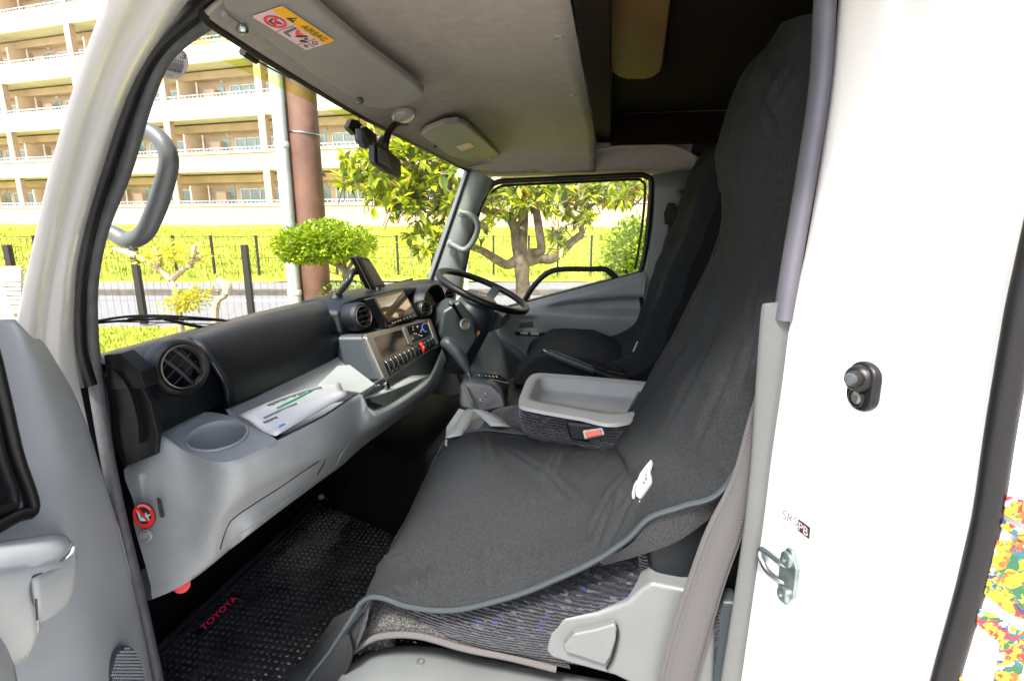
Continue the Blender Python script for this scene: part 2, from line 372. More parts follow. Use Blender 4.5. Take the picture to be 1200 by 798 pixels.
def text(name, q, s, m, parent=None, off=0.0012, font_bold=0.0, **k):
    cu = bpy.data.curves.new(name, 'FONT'); cu.body = s; cu.offset = font_bold; cu.resolution_u = 3
    ob = bpy.data.objects.new(name, cu); col.objects.link(ob); dg = bpy.context.evaluated_depsgraph_get()
    me = bpy.data.meshes.new_from_object(ob.evaluated_get(dg)); vs = [v.co.copy() for v in me.vertices]; fs = [tuple(p.vertices) for p in me.polygons]
    bpy.data.objects.remove(ob); bpy.data.curves.remove(cu); bpy.data.meshes.remove(me)
    x0 = min(v.x for v in vs); x1 = max(v.x for v in vs); y0 = min(v.y for v in vs); y1 = max(v.y for v in vs); n = qn(q)
    pts = [bil(q, (v.x - x0) / (x1 - x0), 1 - (v.y - y0) / (y1 - y0)) + n * off for v in vs]
    return mk(name, pts, fs, m, parent, smooth=False, **k)
def circ(cx, cy, rx, ry, n=24, a0=0, a1=360):
    m_ = n if a1 - a0 >= 360 else n + 1
    return [(cx + rx * math.cos(RAD(a0 + (a1 - a0) * i / n)), cy + ry * math.sin(RAD(a0 + (a1 - a0) * i / n))) for i in range(m_)]
def ringpoly(cx, cy, r0x, r0y, r1x, r1y, a0, a1, n=20):
    return circ(cx, cy, r1x, r1y, n, a0, a1) + circ(cx, cy, r0x, r0y, n, a0, a1)[::-1]
def ringvf(q, cx, cy, r0, r1, off, n=28):
    nn = qn(q); rows = [[bil(q, cx + r[0] * math.cos(2 * math.pi * i / n), cy + r[1] * math.sin(2 * math.pi * i / n)) + nn * off for i in range(n)] for r in (r0, r1)]
    return gridvf(rows, False, True)
def dup(root, delta=V((0, 0, 0)), parent=None, rotz=None):
    c = root.copy(); col.objects.link(c); c.parent = parent
    if parent is None:
        c.location = root.location + V(delta)
        if rotz is not None: c.rotation_euler = (0, 0, rotz)
    for ch in root.children:
        if ch.name in col.objects: dup(ch, parent=c)
    return c

# ================================================================ THE CAB SHELL
cab = thing('truck_cab', 'white forward-control truck cab seen through its open left door', 'truck', (0, 0.2, -0.7))
# roof lining
def drop(x): return 0 if x < .55 else -0.012 * ((x - .55) / .1) ** 2 if x < .86 else -.125
hx = [(-.905, .523, 1.207), (-.87, .533, 1.205), (-.65, .57, 1.205), (-.3, .602, 1.195), (.04, .610, 1.182), (.45, .62, 1.170), (.70, .628, 1.162), (.80, .628, 1.160), (.88, .62, 1.155)]
rows = [[V(p) for p in hx]]
rows.append([V((x, y - .02, z + .012)) for x, y, z in hx])
rows.append([V((x, y - .10, min(1.268 + drop(x), z + .05))) for x, y, z in hx])
for yy in (.36, .2, .072): rows.append([V((x, yy, 1.27 + drop(x))) for x, y, z in hx])
v, f = gridvf(surf(rows, 4, 5)); mk('roof_lining', v, f, M['liner'], cab, solid=0.006, label='taupe felt roof lining over the front of the cab')
# dished fasteners in the lining
fast = None
for px, py in ((655, 43), (671, 112), (681, 152)):
    c = at(px, py, z=1.268); c.z -= .001
    lathe('lining_clip', [(.0001, -.001), (.006, -.0015), (.0085, -.003), (.010, -.001), (.0105, .002)], c, (0, 0, 1), M['visor'], cab, n=16)
# header rubber between the glass and the lining
tube('header_seal', [V(p) + V((0, .004, -.001)) for p in hx], 0.0065, M['rubber'], cab, n=8, flat=(1, 1.3), ref=(0, 0, 1))
# side rail over the driver's window (light moulded piece, runs back past the lining)
sr = [[(.80, .62, 1.165), (.83, .3, 1.222), (.80, .07, 1.228), (.80, -.03, 1.24), (.80, -.17, 1.244), (.81, -.27, 1.228), (.82, -.35, 1.185)],
      [(.84, .61, 1.162), (.86, .3, 1.20), (.845, .07, 1.20), (.845, -.03, 1.21), (.845, -.17, 1.212), (.845, -.27, 1.20), (.85, -.35, 1.18)],
      [(.87, .60, 1.15), (.87, .3, 1.155), (.865, .07, 1.157), (.865, -.03, 1.157), (.865, -.17, 1.157), (.865, -.27, 1.156), (.87, -.35, 1.158)],
      [(.93, .60, 1.14), (.93, .3, 1.14), (.93, .07, 1.14), (.93, -.03, 1.14), (.93, -.17, 1.14), (.93, -.27, 1.14), (.93, -.35, 1.14)]]
v, f = gridvf(surf(sr, 3, 4)); mk('roof_side_rail', v, f, M['liner'], cab, solid=.005)
# blanking plate where the driver's roof grip would be
q = [at(635, 191, x=.845), at(692, 188.5, x=.845), at(692, 199, x=.86), at(635, 202, x=.86)]
slab('grip_blanking_plate', uvp(q, [(0, .1), (.02, 0), (.98, 0), (1, .1), (1, .9), (.98, 1), (.02, 1), (0, .9)], .004), qn(q) * -.02, M['liner'], cab, bev=.002)
for uu in (.12, .88):
    lathe('plate_screw_cap', [(.0001, .0), (.006, .0), (.0075, -.003)], bil(q, uu, .5) + qn(q) * .007, qn(q), M['visor'], cab, n=14)
# overhead recess behind the lining
box('overhead_frame', (0, .040, 1.285), (1.86, .058, .034), M['felt'], cab, bev=.004)
slab('overhead_locker', [(-1.0, .012, 1.36), (.78, .012, 1.36), (.78, -.52, 1.36), (-1.0, -.52, 1.36)], (0, 0, .03), M['felt'], cab)
slab('overhead_locker_side', [(.785, .012, 1.24), (.785, -.52, 1.24), (.785, -.52, 1.36), (.785, .012, 1.36)], (.02, 0, 0), M['felt'], cab)
slab('overhead_front_board', [(-1.0, .066, 1.30), (.78, .066, 1.30), (.78, .066, 1.42), (-1.0, .066, 1.42)], (0, -.012, 0), M['felt'], cab)
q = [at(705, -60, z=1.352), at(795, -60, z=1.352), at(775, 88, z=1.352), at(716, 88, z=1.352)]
slab('painted_glow', uvp(q, [(.02, 0), (.98, 0), (1, .80), (.96, .90), (.86, .96), (.7, 1), (.3, 1), (.14, .96), (.04, .90), (0, .80)]), (0, 0, -.012), M['ochre'], cab, bev=.005, seg=3, label='ochre brown slab painted as a soft glow on the dark overhead locker')  # slab stands in for a soft orange glow, painted through its colour
slab('rear_bulkhead', [(-.98, -.56, 0), (.98, -.56, 0), (.98, -.56, 1.46), (-.98, -.56, 1.46)], (0, -.03, 0), M['felt'], cab)
slab('roof_panel', [(-1.06, .56, 1.44), (.98, .56, 1.44), (.98, -.6, 1.50), (-1.06, -.6, 1.50)], (0, 0, .02), M['white'], cab)
slab('roof_front_panel', [(-1.06, .55, 1.226), (.98, .655, 1.20), (.98, .56, 1.44), (-1.06, .52, 1.44)], (0, .015, 0), M['white'], cab)
slab('door_header', [(-1.06, .52, 1.262), (-1.06, -.4, 1.262), (-1.06, -.4, 1.44), (-1.06, .52, 1.44)], (.18, 0, 0), M['white'], cab, bev=.01)
slab('right_side_panel', [(.95, .72, 1.135), (.95, -.6, 1.135), (.95, -.6, 1.5), (.95, .56, 1.44)], (.03, 0, 0), M['white'], cab)
slab('right_lower_panel', [(.95, 1.0, -.2), (.95, -.6, -.2), (.95, -.6, 1.14), (.95, -.20, 1.14), (.95, -.145, .60), (.95, .36, .40), (.95, .84, .36), (.95, .84, .66), (.95, 1.0, .62)], (.03, 0, 0), M['white'], cab)
# floor, firewall and hidden underside
slab('floor_pan', [(-.90, 1.02, -.012), (.95, 1.02, -.012), (.95, -.56, -.012), (-.90, -.56, -.012)], (0, 0, -.05), M['black'], cab)
slab('firewall', [(-.95, 1.0, -.01), (.95, 1.0, -.01), (.95, .96, .62), (-.95, .96, .62)], (0, .03, 0), M['black'], cab)
slab('cowl_panel', [(-1.0, .955, .685), (.98, .955, .66), (.98, 1.06, .62), (-1.0, 1.06, .64)], (0, 0, -.02), M['black'], cab)
slab('front_panel', [(-1.05, 1.07, .62), (.98, 1.07, .60), (.98, 1.12, -.4), (-1.05, 1.12, -.4)], (0, .02, 0), M['white'], cab)
# engine tunnel
tun = [[(-.06, .95, 0), (-.03, .95, .25), (.02, .95, .30), (.40, .95, .30)],
       [(-.20, .62, 0), (-.16, .62, .20), (-.08, .60, .26), (.38, .6, .26)],
       [(-.34, .42, 0), (-.30, .42, .30), (-.22, .41, .345), (.36, .4, .345)],
       [(-.36, .10, 0), (-.33, .10, .33), (-.25, .1, .37), (.36, .1, .37)],
       [(-.36, -.5, 0), (-.33, -.5, .33), (-.25, -.5, .37), (.36, -.5, .37)]]
v, f = gridvf(surf(tun, 3, 4)); mk('engine_cover', v, f, M['black'], cab, solid=.004)

# ---- left front pillar: white outer pressing
outer = ats([(135, -30), (97, 70), (62, 185), (40, 280), (20, 372), (4, 480), (-6, 620), (-12, 830)], x=-1.10)
inner = ats([(236, -25), (160, 80), (121, 165), (96, 260), (84, 350), (86, 410), (108, 500), (187, 850)], x=-.905)
inner = ats([(236, -25), (156, 90), (117, 195), (90, 290), (84, 345), (86, 420), (112, 545), (178, 850)], x=-.905)
m1 = [a.lerp(b, .16) + V((0, -.012, 0)) for a, b in zip(outer, inner)]
m2 = [a.lerp(b, .45) + V((0, -.002, 0)) for a, b in zip(outer, inner)]
m3 = [a.lerp(b, .62) + V((0, -.016, 0)) for a, b in zip(outer, inner)]
m4 = [a.lerp(b, .93) + V((0, -.010, 0)) for a, b in zip(outer, inner)]
back = [a + V((.05, .03, 0)) for a in outer]
v, f = gridvf(surf([back, outer, m1, m2, m3, m4, inner], 4, 4)); mk('front_pillar', v, f, M['white'], cab, label='white painted front pillar framing the open doorway')
# black door seal and ribbed grey trim on the pillar
sealp = ats([(290, -45), (243, 0), (186, 50), (157, 100), (122, 200), (102, 268), (91, 335), (91, 400), (97, 430), (104, 452)], x=-.885)
tube('door_seal', sealp, .0155, M['rubber'], cab, n=14, res=6, flat=(1, .8))
tr = ats([(330, -45), (282, 0), (206, 52), (176, 100), (145, 200), (118, 270), (106, 335), (107, 400), (112, 450), (125, 530), (139, 600), (163, 700), (183, 790), (190, 830)], x=-.868)
tube('pinch_weld_trim', tr, .0105, M['trimg'], cab, n=12, res=6)
tr2 = ats([(350, -45), (296, -2), (216, 52), (186, 100), (154, 200), (128, 272), (117, 335), (120, 400), (126, 440), (133, 470), (140, 545)], x=-.855)
tube('inner_pillar_trim', [p + V((.006, .02, 0)) for p in tr2], .005, M['black'], cab, n=8, res=6)
# kick panel down the left side below the dash
slab('kick_panel', [(-.86, 1.0, -.01), (-.86, .80, -.01), (-.86, .83, .2), (-.86, .84, .5), (-.86, .86, .70), (-.86, 1.0, .70)], (-.03, 0, 0), M['black'], cab)

# ---- rear pillar jamb on the near side
inn = ats([(990, -40), (983, 0), (974, 100), (960, 200), (943, 300), (926, 372), (916, 450), (903, 540), (893, 620), (868, 798), (862, 850)], x=-.845)
out = ats([(1275, -40), (1262, 0), (1243, 100), (1222, 200), (1201, 300), (1189, 372), (1171, 450), (1152, 540), (1135, 620), (1093, 798), (1080, 850)], x=-1.10)
a1 = [a.lerp(b, .10) + V((-.0, .004, 0)) for a, b in zip(inn, out)]
a2 = [a.lerp(b, .30) + V((0, -.004, 0)) for a, b in zip(inn, out)]
a3 = [a.lerp(b, .36) + V((0, -.012, 0)) for a, b in zip(inn, out)]
a4 = [a.lerp(b, .80) + V((0, -.014, 0)) for a, b in zip(inn, out)]
a5 = [a.lerp(b, .90) + V((0, -.004, 0)) for a, b in zip(inn, out)]
v, f = gridvf(surf([inn, a1, a2, a3, a4, a5, out], 3, 4)); mk('rear_pillar', v, f, M['white'], cab, label='white painted rear door jamb carrying the striker')
sp = ats([(985, -170), (971, -40), (967, 0), (961, 100), (946, 200), (929, 300), (917, 374)], x=-.842)
tube('pale_door_seal', sp, .0165, M['sealg'], cab, n=16, res=6, flat=(1.05, .7), ref=(0, 1, 0), label='pale grey rubber seal down the rear pillar')
sl0 = ats([(897, 355), (892, 366), (886, 450), (880, 540), (869, 640), (845, 798), (838, 850)], x=-.836); sl1 = ats([(925, 352), (929, 366), (918, 450), (905, 540), (893, 640), (870, 798), (862, 850)], x=-.846)
rws_ = [[a + V((.02, -.02, 0)) for a in sl0], sl0, [a.lerp(b, .2) + V((-.006, .004, 0)) for a, b in zip(sl0, sl1)], [a.lerp(b, .8) + V((-.006, .005, 0)) for a, b in zip(sl0, sl1)], sl1, [b + V((0, -.015, 0)) for b in sl1]]
v, f = gridvf(surf(rws_, 3, 5)); mk('sill_trim', v, f, M['trimmid'], cab, label='flat grey plastic trim running down beside the belt')
slab('pillar_inner_side', [p + V((.02, -.015, 0)) for p in (ats([(985, -170), (967, 0), (961, 100), (946, 200), (917, 374), (891, 545), (850, 850)], x=-.84) + [V((-.84, -.55, -.01)), V((-.84, -.55, 1.44))])], (-.02, 0, 0), M['black'], cab)
# outer black seal line and outer skin behind it
so = ats([(1250, 130), (1204, 330), (1192, 390), (1173, 500), (1150, 640), (1107, 798), (1095, 850)], x=-1.108)
tube('outer_body_seal', so, .0105, M['rubber'], cab, n=12, res=5)
sk = ats([(1285, 0), (1212, 330), (1200, 400), (1181, 500), (1158, 640), (1116, 798), (1100, 860)], x=-1.112)
v, f = gridvf([sk, [V((-1.118, -2.3, p.z)) for p in sk]]); mk('side_panel', v, f, M['white'], cab, solid=.004)
# paint splash lettering on the outer side panel
def dec(pts, nm='splash_print'):
    P = [at(a, b, x=-1.1145) for a, b in pts]; P = [p + V((-.004, 0, 0)) for p in P]
    slab(nm, P, (.0015, 0, 0), M['splash'], cab)
dec([(1176, 578), (1240, 596), (1240, 640), (1206, 616), (1173, 600)])
dec([(1172, 605), (1206, 626), (1240, 655), (1240, 662), (1195, 632), (1169, 614)])
dec([(1165, 630), (1240, 636), (1250, 760), (1215, 728), (1180, 716), (1150, 692)])
dec([(1144, 710), (1165, 718), (1192, 735), (1260, 752), (1260, 780), (1200, 762), (1190, 798), (1175, 860), (1150, 860), (1170, 752), (1141, 726)])
dec([(1122, 786), (1128, 798), (1135, 850), (1112, 850)])

# ---- jamb fittings
c = at(1021, 452, x=-1.0); J = (at(1040, 452, x=-1.02) - c); 
jn = V((-.35, .94, 0)).normalized()
def jamb(px, py):       # point on the jamb sheet
    a = at(900, 450, x=-.845); 
    p0 = at(916, 450, x=-.845); p1 = at(1171, 450, x=-1.10); n = (p1 - p0).cross(V((0, .02, 1))).normalized()
    d = at(px, py, d=1) - CAM; return CAM + d * ((p0 - CAM).dot(n) / d.dot(n)), (n if n.dot(CAM - p0) > 0 else -n)
jc, jn = jamb(1020, 452)
jn = jn.normalized(); jx = V((0, 0, 1)).cross(jn).normalized(); jz = jn.cross(jx)
sw = thing('door_switch', 'black rubber courtesy switch on the white rear jamb', 'switch', jc)
def jq(w_, h_, off=0): return [jc + jx * (s * w_) + jz * (t * h_) + jn * off for s, t in ((-1, 1), (1, 1), (1, -1), (-1, -1))]
pl = circ(.5, .3, .5, .3, 12, 180, 360) + circ(.5, .7, .5, .3, 12, 0, 180)
slab('switch_plate', uvp(jq(.0185, .0275), pl, .014), jn * -.012, M['rubber'], sw, bev=.004)
kc = jc + jz * .009
lathe('plunger_boot', [(.015, .0), (.0145, .006), (.011, .010), (.0085, .011), (.0078, .02), (.0065, .022), (.0001, .023)], kc + jn * .013, jn * .5 + (CAM - jc).normalized() * .6, M['rubber'], sw, n=24)
lathe('plunger_tip', [(.0062, .0), (.0062, .006), (.005, .008), (.0001, .0085)], kc + jn * .013 + (jn * .5 + (CAM - jc).normalized() * .6).normalized() * .020, jn * .5 + (CAM - jc).normalized() * .6, M['greydk'], sw, n=20)
kc = jc - jz * .0125
lathe('fixing_screw', [(.0105, .0), (.0105, .003), (.009, .004), (.0085, .001), (.0001, .001)], kc + jn * .013, jn, M['rubber'], sw, n=24)
s = lathe('screw_head', [(.0075, .0), (.007, .003), (.004, .004), (.0035, .002), (.0001, .0015)], kc + jn * .0135, jn, M['silver'], sw, n=20)
# striker
stc, _ = jamb(931, 674)
st = thing('door_striker', 'plated steel door striker loop bolted to the white rear jamb', 'striker', stc)
def oct_(w_, h_, k=.35): return [(k, 0), (1 - k, 0), (1, k * .7), (1, 1 - k * .7), (1 - k, 1), (k, 1), (0, 1 - k * .7), (0, k * .7)]
jc2 = stc
q = [jc2 + jx * (s_ * .0165) + jz * (t_ * .041) for s_, t_ in ((-1, 1), (1, 1), (1, -1), (-1, -1))]
slab('striker_plate', uvp(q, oct_(1, 1), .012), jn * -.012, M['zinc'], st, bev=.0015)
for t_ in (.026, -.027):
    lathe('bolt_head', [(.011, 0), (.011, .0035), (.009, .005), (.005, .005), (.0045, .002), (.0001, .002)], jc2 + jz * t_ + jn * .012, jn, M['zinc'], st, n=20)
# loop reaches towards the cab interior (image left)
p = [jc2 + jz * .012 + jn * .004, jc2 + jz * .012 + jn * .012 - jx * .012, jc2 + jz * .013 + jn * .018 - jx * .040, jc2 + jz * .008 + jn * .020 - jx * .047, jc2 - jz * .004 + jn * .019 - jx * .043, jc2 - jz * .012 + jn * .018 - jx * .030, jc2 - jz * .014 + jn * .012 - jx * .010, jc2 - jz * .014 + jn * .004]
if (p[3] - CAM).normalized().dot(RT) > (jc2 - CAM).normalized().dot(RT):
    p = [jc2 * 1 + (a - jc2) - jx * 2 * (a - jc2).dot(jx) for a in p]
tube('striker_loop', p, .0042, M['chrome'], st, n=12, res=5)
# stamped lettering above the striker
def jquad(pts): return [jamb(a, b)[0] + jn * .008 for a, b in pts]
q = jquad([(925, 596), (943, 606), (942, 616), (923, 606)])
text('stamped_letters', q, 'SRS', M['greyink'], cab, off=.0012)
q = jquad([(943, 607), (957, 617), (956, 631), (942, 620)])
decal('stamp_block', q, [(0, 0), (1, 0), (1, 1), (0, 1)], M['ink'], cab, off=.0012)
text('stamped_letters', [bil(q, a, b) for a, b in ((.12, .15), (.9, .15), (.9, .85), (.12, .85))], 'PB', M['label'], cab, off=.002)

# ---- right front pillar and driver's side frame
A = ats([(552, 199), (540, 235), (522, 285), (507, 330)], x=.85)
B = ats([(580, 212), (562, 248), (548, 290), (540, 345)], x=.88)
Mi = [a.lerp(b, .45) + V((-.02, -.012, 0)) for a, b in zip(A, B)]
v, f = gridvf(surf([[p + V((.03, .04, 0)) for p in A], A, Mi, B, [p + V((.06, .01, 0)) for p in B]], 3, 4)); mk('right_front_pillar', v, f, M['pillar'], cab)
tube('windscreen_side_seal', ats([(549, 200), (535, 242), (519, 289), (505, 329)], x=.845), .006, M['rubber'], cab, n=8)
# B pillar, driver's side
bp = [ats([(764, 205), (763, 260), (757, 320), (751, 370), (748, 440)], x=.90), ats([(772, 204), (770, 260), (762, 320), (757, 370), (755, 440)], x=.87),
      ats([(806, 200), (805, 260), (800, 330), (795, 400), (790, 440)], x=.86), ats([(822, 200), (820, 260), (818, 330), (815, 400), (812, 440)], x=.92)]
v, f = gridvf(surf(bp, 3, 3)); mk('right_rear_pillar', v, f, M['pillar'], cab, solid=.004)
slab('right_rear_quarter', [(.89, -.28, 0), (.89, -.55, 0), (.89, -.55, 1.25), (.89, -.33, 1.25), (.89, -.30, .7)], (.03, 0, 0), M['black'], cab)
# driver's window rubber
wl = [(565, 238), (572, 222), (582, 214), (600, 212), (680, 208.5), (745, 205.5), (757, 207), (763, 213), (762, 240), (757, 290), (750, 322)]
tube('window_rubber', ats(wl, x=.885), .0125, M['rubber'], cab, n=10, res=4)
tube('window_rubber', ats([(570, 226), (560, 250), (550, 285), (543, 320)], x=.885), .012, M['rubber'], cab, n=10, res=4)
tube('window_inner_bead', ats([(576, 226), (586, 219), (604, 217), (680, 213.5), (742, 210.5), (752, 213), (756, 220), (753, 260), (747, 300), (744, 316)], x=.90), .006, M['rubber'], cab, n=8, res=4)
tube('door_gap_seal', ats([(751, 318), (750, 340), (753, 365), (751, 390)], x=.875), .009, M['rubber'], cab, n=8, res=4)
# ---- windscreen (one curved pane), its shade strip and wiper
base = [(-.92, .86, .712), (-.82, .862, .713), (-.5, .90, .705), (-.1, .925, .695), (.3, .92, .683), (.7, .875, .668), (.90, .83, .66)]
top = [(-.96, .535, 1.215), (-.85, .55, 1.207), (-.5, .60, 1.197), (-.1, .625, 1.184), (.3, .635, 1.172), (.7, .64, 1.162), (.90, .635, 1.158)]
base = [V(p) for p in base]; top = [V(p) for p in top]
mid = [a.lerp(b, .5) + V((0, .02, .01)) for a, b in zip(base, top)]
v, f = gridvf(surf([base, mid, top], 4, 4)); mk('windscreen', v, f, M['glass'], cab)
# tinted acrylic visor mounted outside, above the glass
vt = [V(p) + V((0, .05, .035)) for p in top]
g1 = [V((x, y_, z)) for x, y_, z in ((-.99, .62, 1.240), (-.80, .69, 1.236), (-.66, .70, 1.228), (-.45, .70, 1.218), (-.14, .70, 1.205), (.12, .70, 1.201), (.5, .70, 1.192), (.92, .69, 1.182))]
g0 = [p + V((0, -.05, .065)) for p in g1]
gm = [a.lerp(b, .22) for a, b in zip(g1, g0)]
v, f = gridvf(surf([gm, g0], 1, 4)); ov = mk('outer_sun_visor', v, f, M['acryl'], None, label='tinted acrylic sun visor mounted outside above the windscreen', category='sun visor')
v, f = gridvf(surf([g1, gm], 1, 4)); mk('visor_lip', v, f, M['acryl2'], ov)
wp = thing('windscreen_wiper', 'black windscreen wiper resting along the bottom of the glass', 'wiper', at(200, 378, y=.93))
tube('wiper_blade', ats([(105, 379), (150, 375.5), (190, 374), (230, 374.5), (283, 376.5)], y=.93), .0022, M['rubber'], wp, n=8, flat=(1, 1.2))
tube('blade_holder', ats([(105, 378), (140, 372), (170, 370), (200, 370.5), (240, 373), (262, 375)], y=.925), .0026, M['black'], wp, n=8)
tube('blade_holder', ats([(150, 374), (175, 371.5), (205, 373), (215, 375)], y=.92), .002, M['black'], wp, n=8)
tube('wiper_arm', ats([(190, 373), (215, 379), (240, 384), (262, 387)], y=.92), .0038, M['rubber'], wp, n=8)
tube('washer_line', ats([(130, 377), (190, 378), (250, 380)], y=.925), .0012, M['black'], wp, n=6)
# round inspection sticker high on the glass
sc0 = at(201, 73, y=.66); 
q = [at(183, 54, y=.665), at(221, 54, y=.665), at(221, 93, y=.66), at(183, 93, y=.66)]
stk = slab('inspection_sticker', uvp(q, circ(.5, .5, .5, .5, 32)), qn(q) * -.0006, M['sticker'], None, label='round inspection sticker high in the corner of the windscreen', category='sticker')
text('printed_digits', uvp(q, [(.55, .12), (.95, .25), (.88, .42), (.50, .3)]), '13', M['ink'], stk, off=.0012)
for r_ in ((.42, .36, .82, .5), (.3, .66, .75, .78), (.2, .8, .5, .86)):
    text('printed_line', uvp(q, [(r_[0], r_[1]), (r_[2], r_[1] + .1), (r_[2] - .03, r_[3] + .06), (r_[0] - .03, r_[3] - .04)]), 'IIIIII', M['ink'], stk, off=.0012)
decal('printed_panel', q, [(.38, .48), (.85, .58), (.76, .80), (.28, .70)], M['greyink'], stk, off=.0008)

# ================================================================ OPEN PASSENGER DOOR
pd = thing('cab_door', 'grey lined passenger door swung wide open beside the front pillar', 'door', (-1.05, .75, 0))
def dr(px, py, off=0):
    n = V((-.34, .94, 0)).normalized(); p0 = V((-.93, .735, 0)); d = at(px, py, d=1) - CAM
    return CAM + d * (((p0 - CAM).dot(n) - off) / d.dot(n))
def drs(P, off=0): return [dr(a, b, off) for a, b in P]
rws = []
ys =    [374, 378, 392, 420, 455, 500, 550, 600, 650, 700, 750, 800, 850]
edge =  [20, 34, 48, 66, 84, 103, 118, 134, 147, 159, 170, 180, 192]
ridge = [12, 22, 33, 46, 58, 72, 84, 92, 100, 108, 116, 124, 132]
for y_, e_, r_ in zip(ys, edge, ridge):
    o = .0
    rws.append([dr(-260, y_ + (0 if y_ > 380 else 0), .0), dr(-90, y_, .0), dr(-20, y_, .004), dr(r_ * .45, y_, .012), dr(r_ * .8, y_, .016), dr(r_, y_, .010), dr((r_ + e_) / 2, y_, -.012), dr(e_ - 3, y_, -.035), dr(e_, y_, -.055)])
top_ = [p + V((0, .05, -.004)) for p in rws[0]]
v, f = gridvf(surf([top_] + rws, 3, 3)); mk('door_trim', v, f, M['doorgrey'], pd, sharp=60)
slab('door_shell', drs([(-260, 372), (20, 372), (40, 385), (90, 460), (115, 540), (140, 620), (165, 720), (190, 850), (-260, 850)], -.06), V((-.32, 1, 0)) * .04, M['white'], pd)
# window opening with black rubber, glass and frame
q = drs([(-60, 395), (2, 410), (17, 470), (48, 600), (0, 628), (-60, 660)], .022)
tube('window_rubber', drs([(-20, 380), (-8, 420), (5, 475), (19, 535), (38, 594), (20, 604), (0, 615), (-60, 650)], .016), .0075, M['rubber'], pd, n=10, res=5)
tube('window_rubber', drs([(-30, 400), (-16, 470), (0, 535), (16, 588), (0, 598), (-60, 628)], .014), .006, M['black'], pd, n=10, res=5)
slab('door_glass', drs([(-60, 380), (-24, 390), (16, 590), (0, 600), (-60, 636)], .012), V((-.3, 1, 0)) * -.003, M['blackg'], pd)
tube('window_frame', drs([(-40, 250), (-22, 315), (-2, 365), (6, 385)], -.01), .012, M['white'], pd, n=10, res=4)
# armrest and pull handle
arm = [drs([(-90, 655), (-20, 640), (30, 632), (62, 628), (78, 630)], .018),
       drs([(-90, 668), (-20, 652), (30, 642), (66, 636), (84, 640)], .075),
       drs([(-90, 690), (-20, 670), (30, 662), (70, 655), (86, 660)], .10),
       drs([(-90, 720), (-20, 690), (10, 682), (37, 676), (40, 678)], .10),
       drs([(-90, 790), (-20, 740), (10, 735), (42, 735), (46, 737)], .07),
       drs([(-90, 850), (-20, 800), (0, 790), (22, 775), (28, 775)], .03)]
v, f = gridvf(surf(arm, 3, 3)); mk('armrest', v, f, M['doorgrey'], pd, solid=.004)
hd = [drs([(37, 676), (60, 666), (82, 650), (86, 640)], .102), drs([(40, 700), (62, 688), (84, 672), (88, 662)], .098), drs([(42, 722), (62, 708), (82, 694), (86, 684)], .07), drs([(44, 730), (62, 720), (78, 706), (84, 694)], .03)]
v, f = gridvf(surf(hd, 3, 3)); mk('pull_handle', v, f, M['doorgrey'], pd, solid=.003)
tube('handle_gap', drs([(38, 676), (60, 664), (78, 650), (85, 636)], .103), .0010, M['greydk'], pd, n=6)
tube('handle_gap', drs([(38, 677), (42, 700), (44, 726)], .098), .0010, M['greydk'], pd, n=6)
# lower pocket bulge
pk = [drs([(-90, 740), (-30, 730), (0, 745), (14, 775), (22, 830)], .03), drs([(-90, 750), (-30, 742), (-4, 756), (6, 790), (10, 840)], .085), drs([(-90, 800), (-50, 800), (-30, 800), (-20, 820), (-15, 850)], .11)]
v, f = gridvf(surf(pk, 3, 3)); mk('door_pocket', v, f, M['doorgrey'], pd, solid=.003)
# speaker grille: domed ring with perforation ribs
q = [dr(122, 755, .0), dr(166, 755, -.03), dr(172, 840, -.03), dr(128, 840, .0)]
q = [dr(122, 756, .004), dr(163, 756, -.012), dr(170, 842, -.012), dr(126, 842, .004)]
gr = slab('speaker_grille', uvp(q, circ(.5, .5, .5, .5, 32), .004), qn(q) * -.004, M['greydk'], pd, bev=.0015)
mb = MB()
for i in range(-8, 9):
    for j in range(-10, 11):
        a, b = .5 + i * .056 + (j % 2) * .028, .5 + j * .045
        if (a - .5) ** 2 + (b - .5) ** 2 < .215: mb.add(boxvf(bil(q, a, b) + qn(q) * .005, (.0026, .0026, .0026)))
mb.build('grille_bumps', M['grey'], gr, kind='stuff')
# bracket on the door edge
tube('door_check_pin', [at(133, 608, x=-.90), at(136, 613, x=-.87)], .004, M['ink'], pd, n=8, res=1)

# ================================================================ DASHBOARD
db = thing('dashboard', 'two tone dashboard, near black above and grey below, across the cab', 'dashboard', (0, .8, .4))
# upper pad: rows run from the glass down to the shelf, columns across the cab
def padrow(ys, zs, xs=(-.86, -.70, -.45, -.25, -.10, .10, .30, .55, .90)):
    return [V((x, y, z)) for x, y, z in zip(xs, ys, zs)]
R = [padrow((.94, .94, .965, .975, .98, .98, .98, .97, .94), (.700, .700, .694, .690, .686, .682, .676, .668, .656)),
     padrow((.868, .868, .89, .90, .91, .91, .90, .88, .86), (.716, .716, .708, .702, .698, .694, .688, .678, .664)),
     padrow((.835, .835, .835, .835, .835, .835, .82, .80, .79), (.7185, .7195, .7185, .716, .712, .706, .695, .680, .664)),
     padrow((.800, .800, .797, .790, .79, .79, .77, .76, .76), (.703, .708, .708, .705, .700, .694, .68, .66, .65)),
     padrow((.778, .776, .770, .765, .765, .765, .74, .74, .74), (.672, .678, .682, .680, .672, .665, .64, .63, .62)),
     padrow((.770, .768, .760, .750, .75, .75, .735, .73, .73), (.62, .632, .635, .630, .62, .61, .58, .57, .56)),
     padrow((.775, .778, .772, .765, .76, .76, .74, .74, .74), (.575, .575, .575, .565, .56, .55, .52, .50, .48))]
v, f = gridvf(surf(R, 4, 5)); mk('upper_pad', v, f, M['dash'], db)
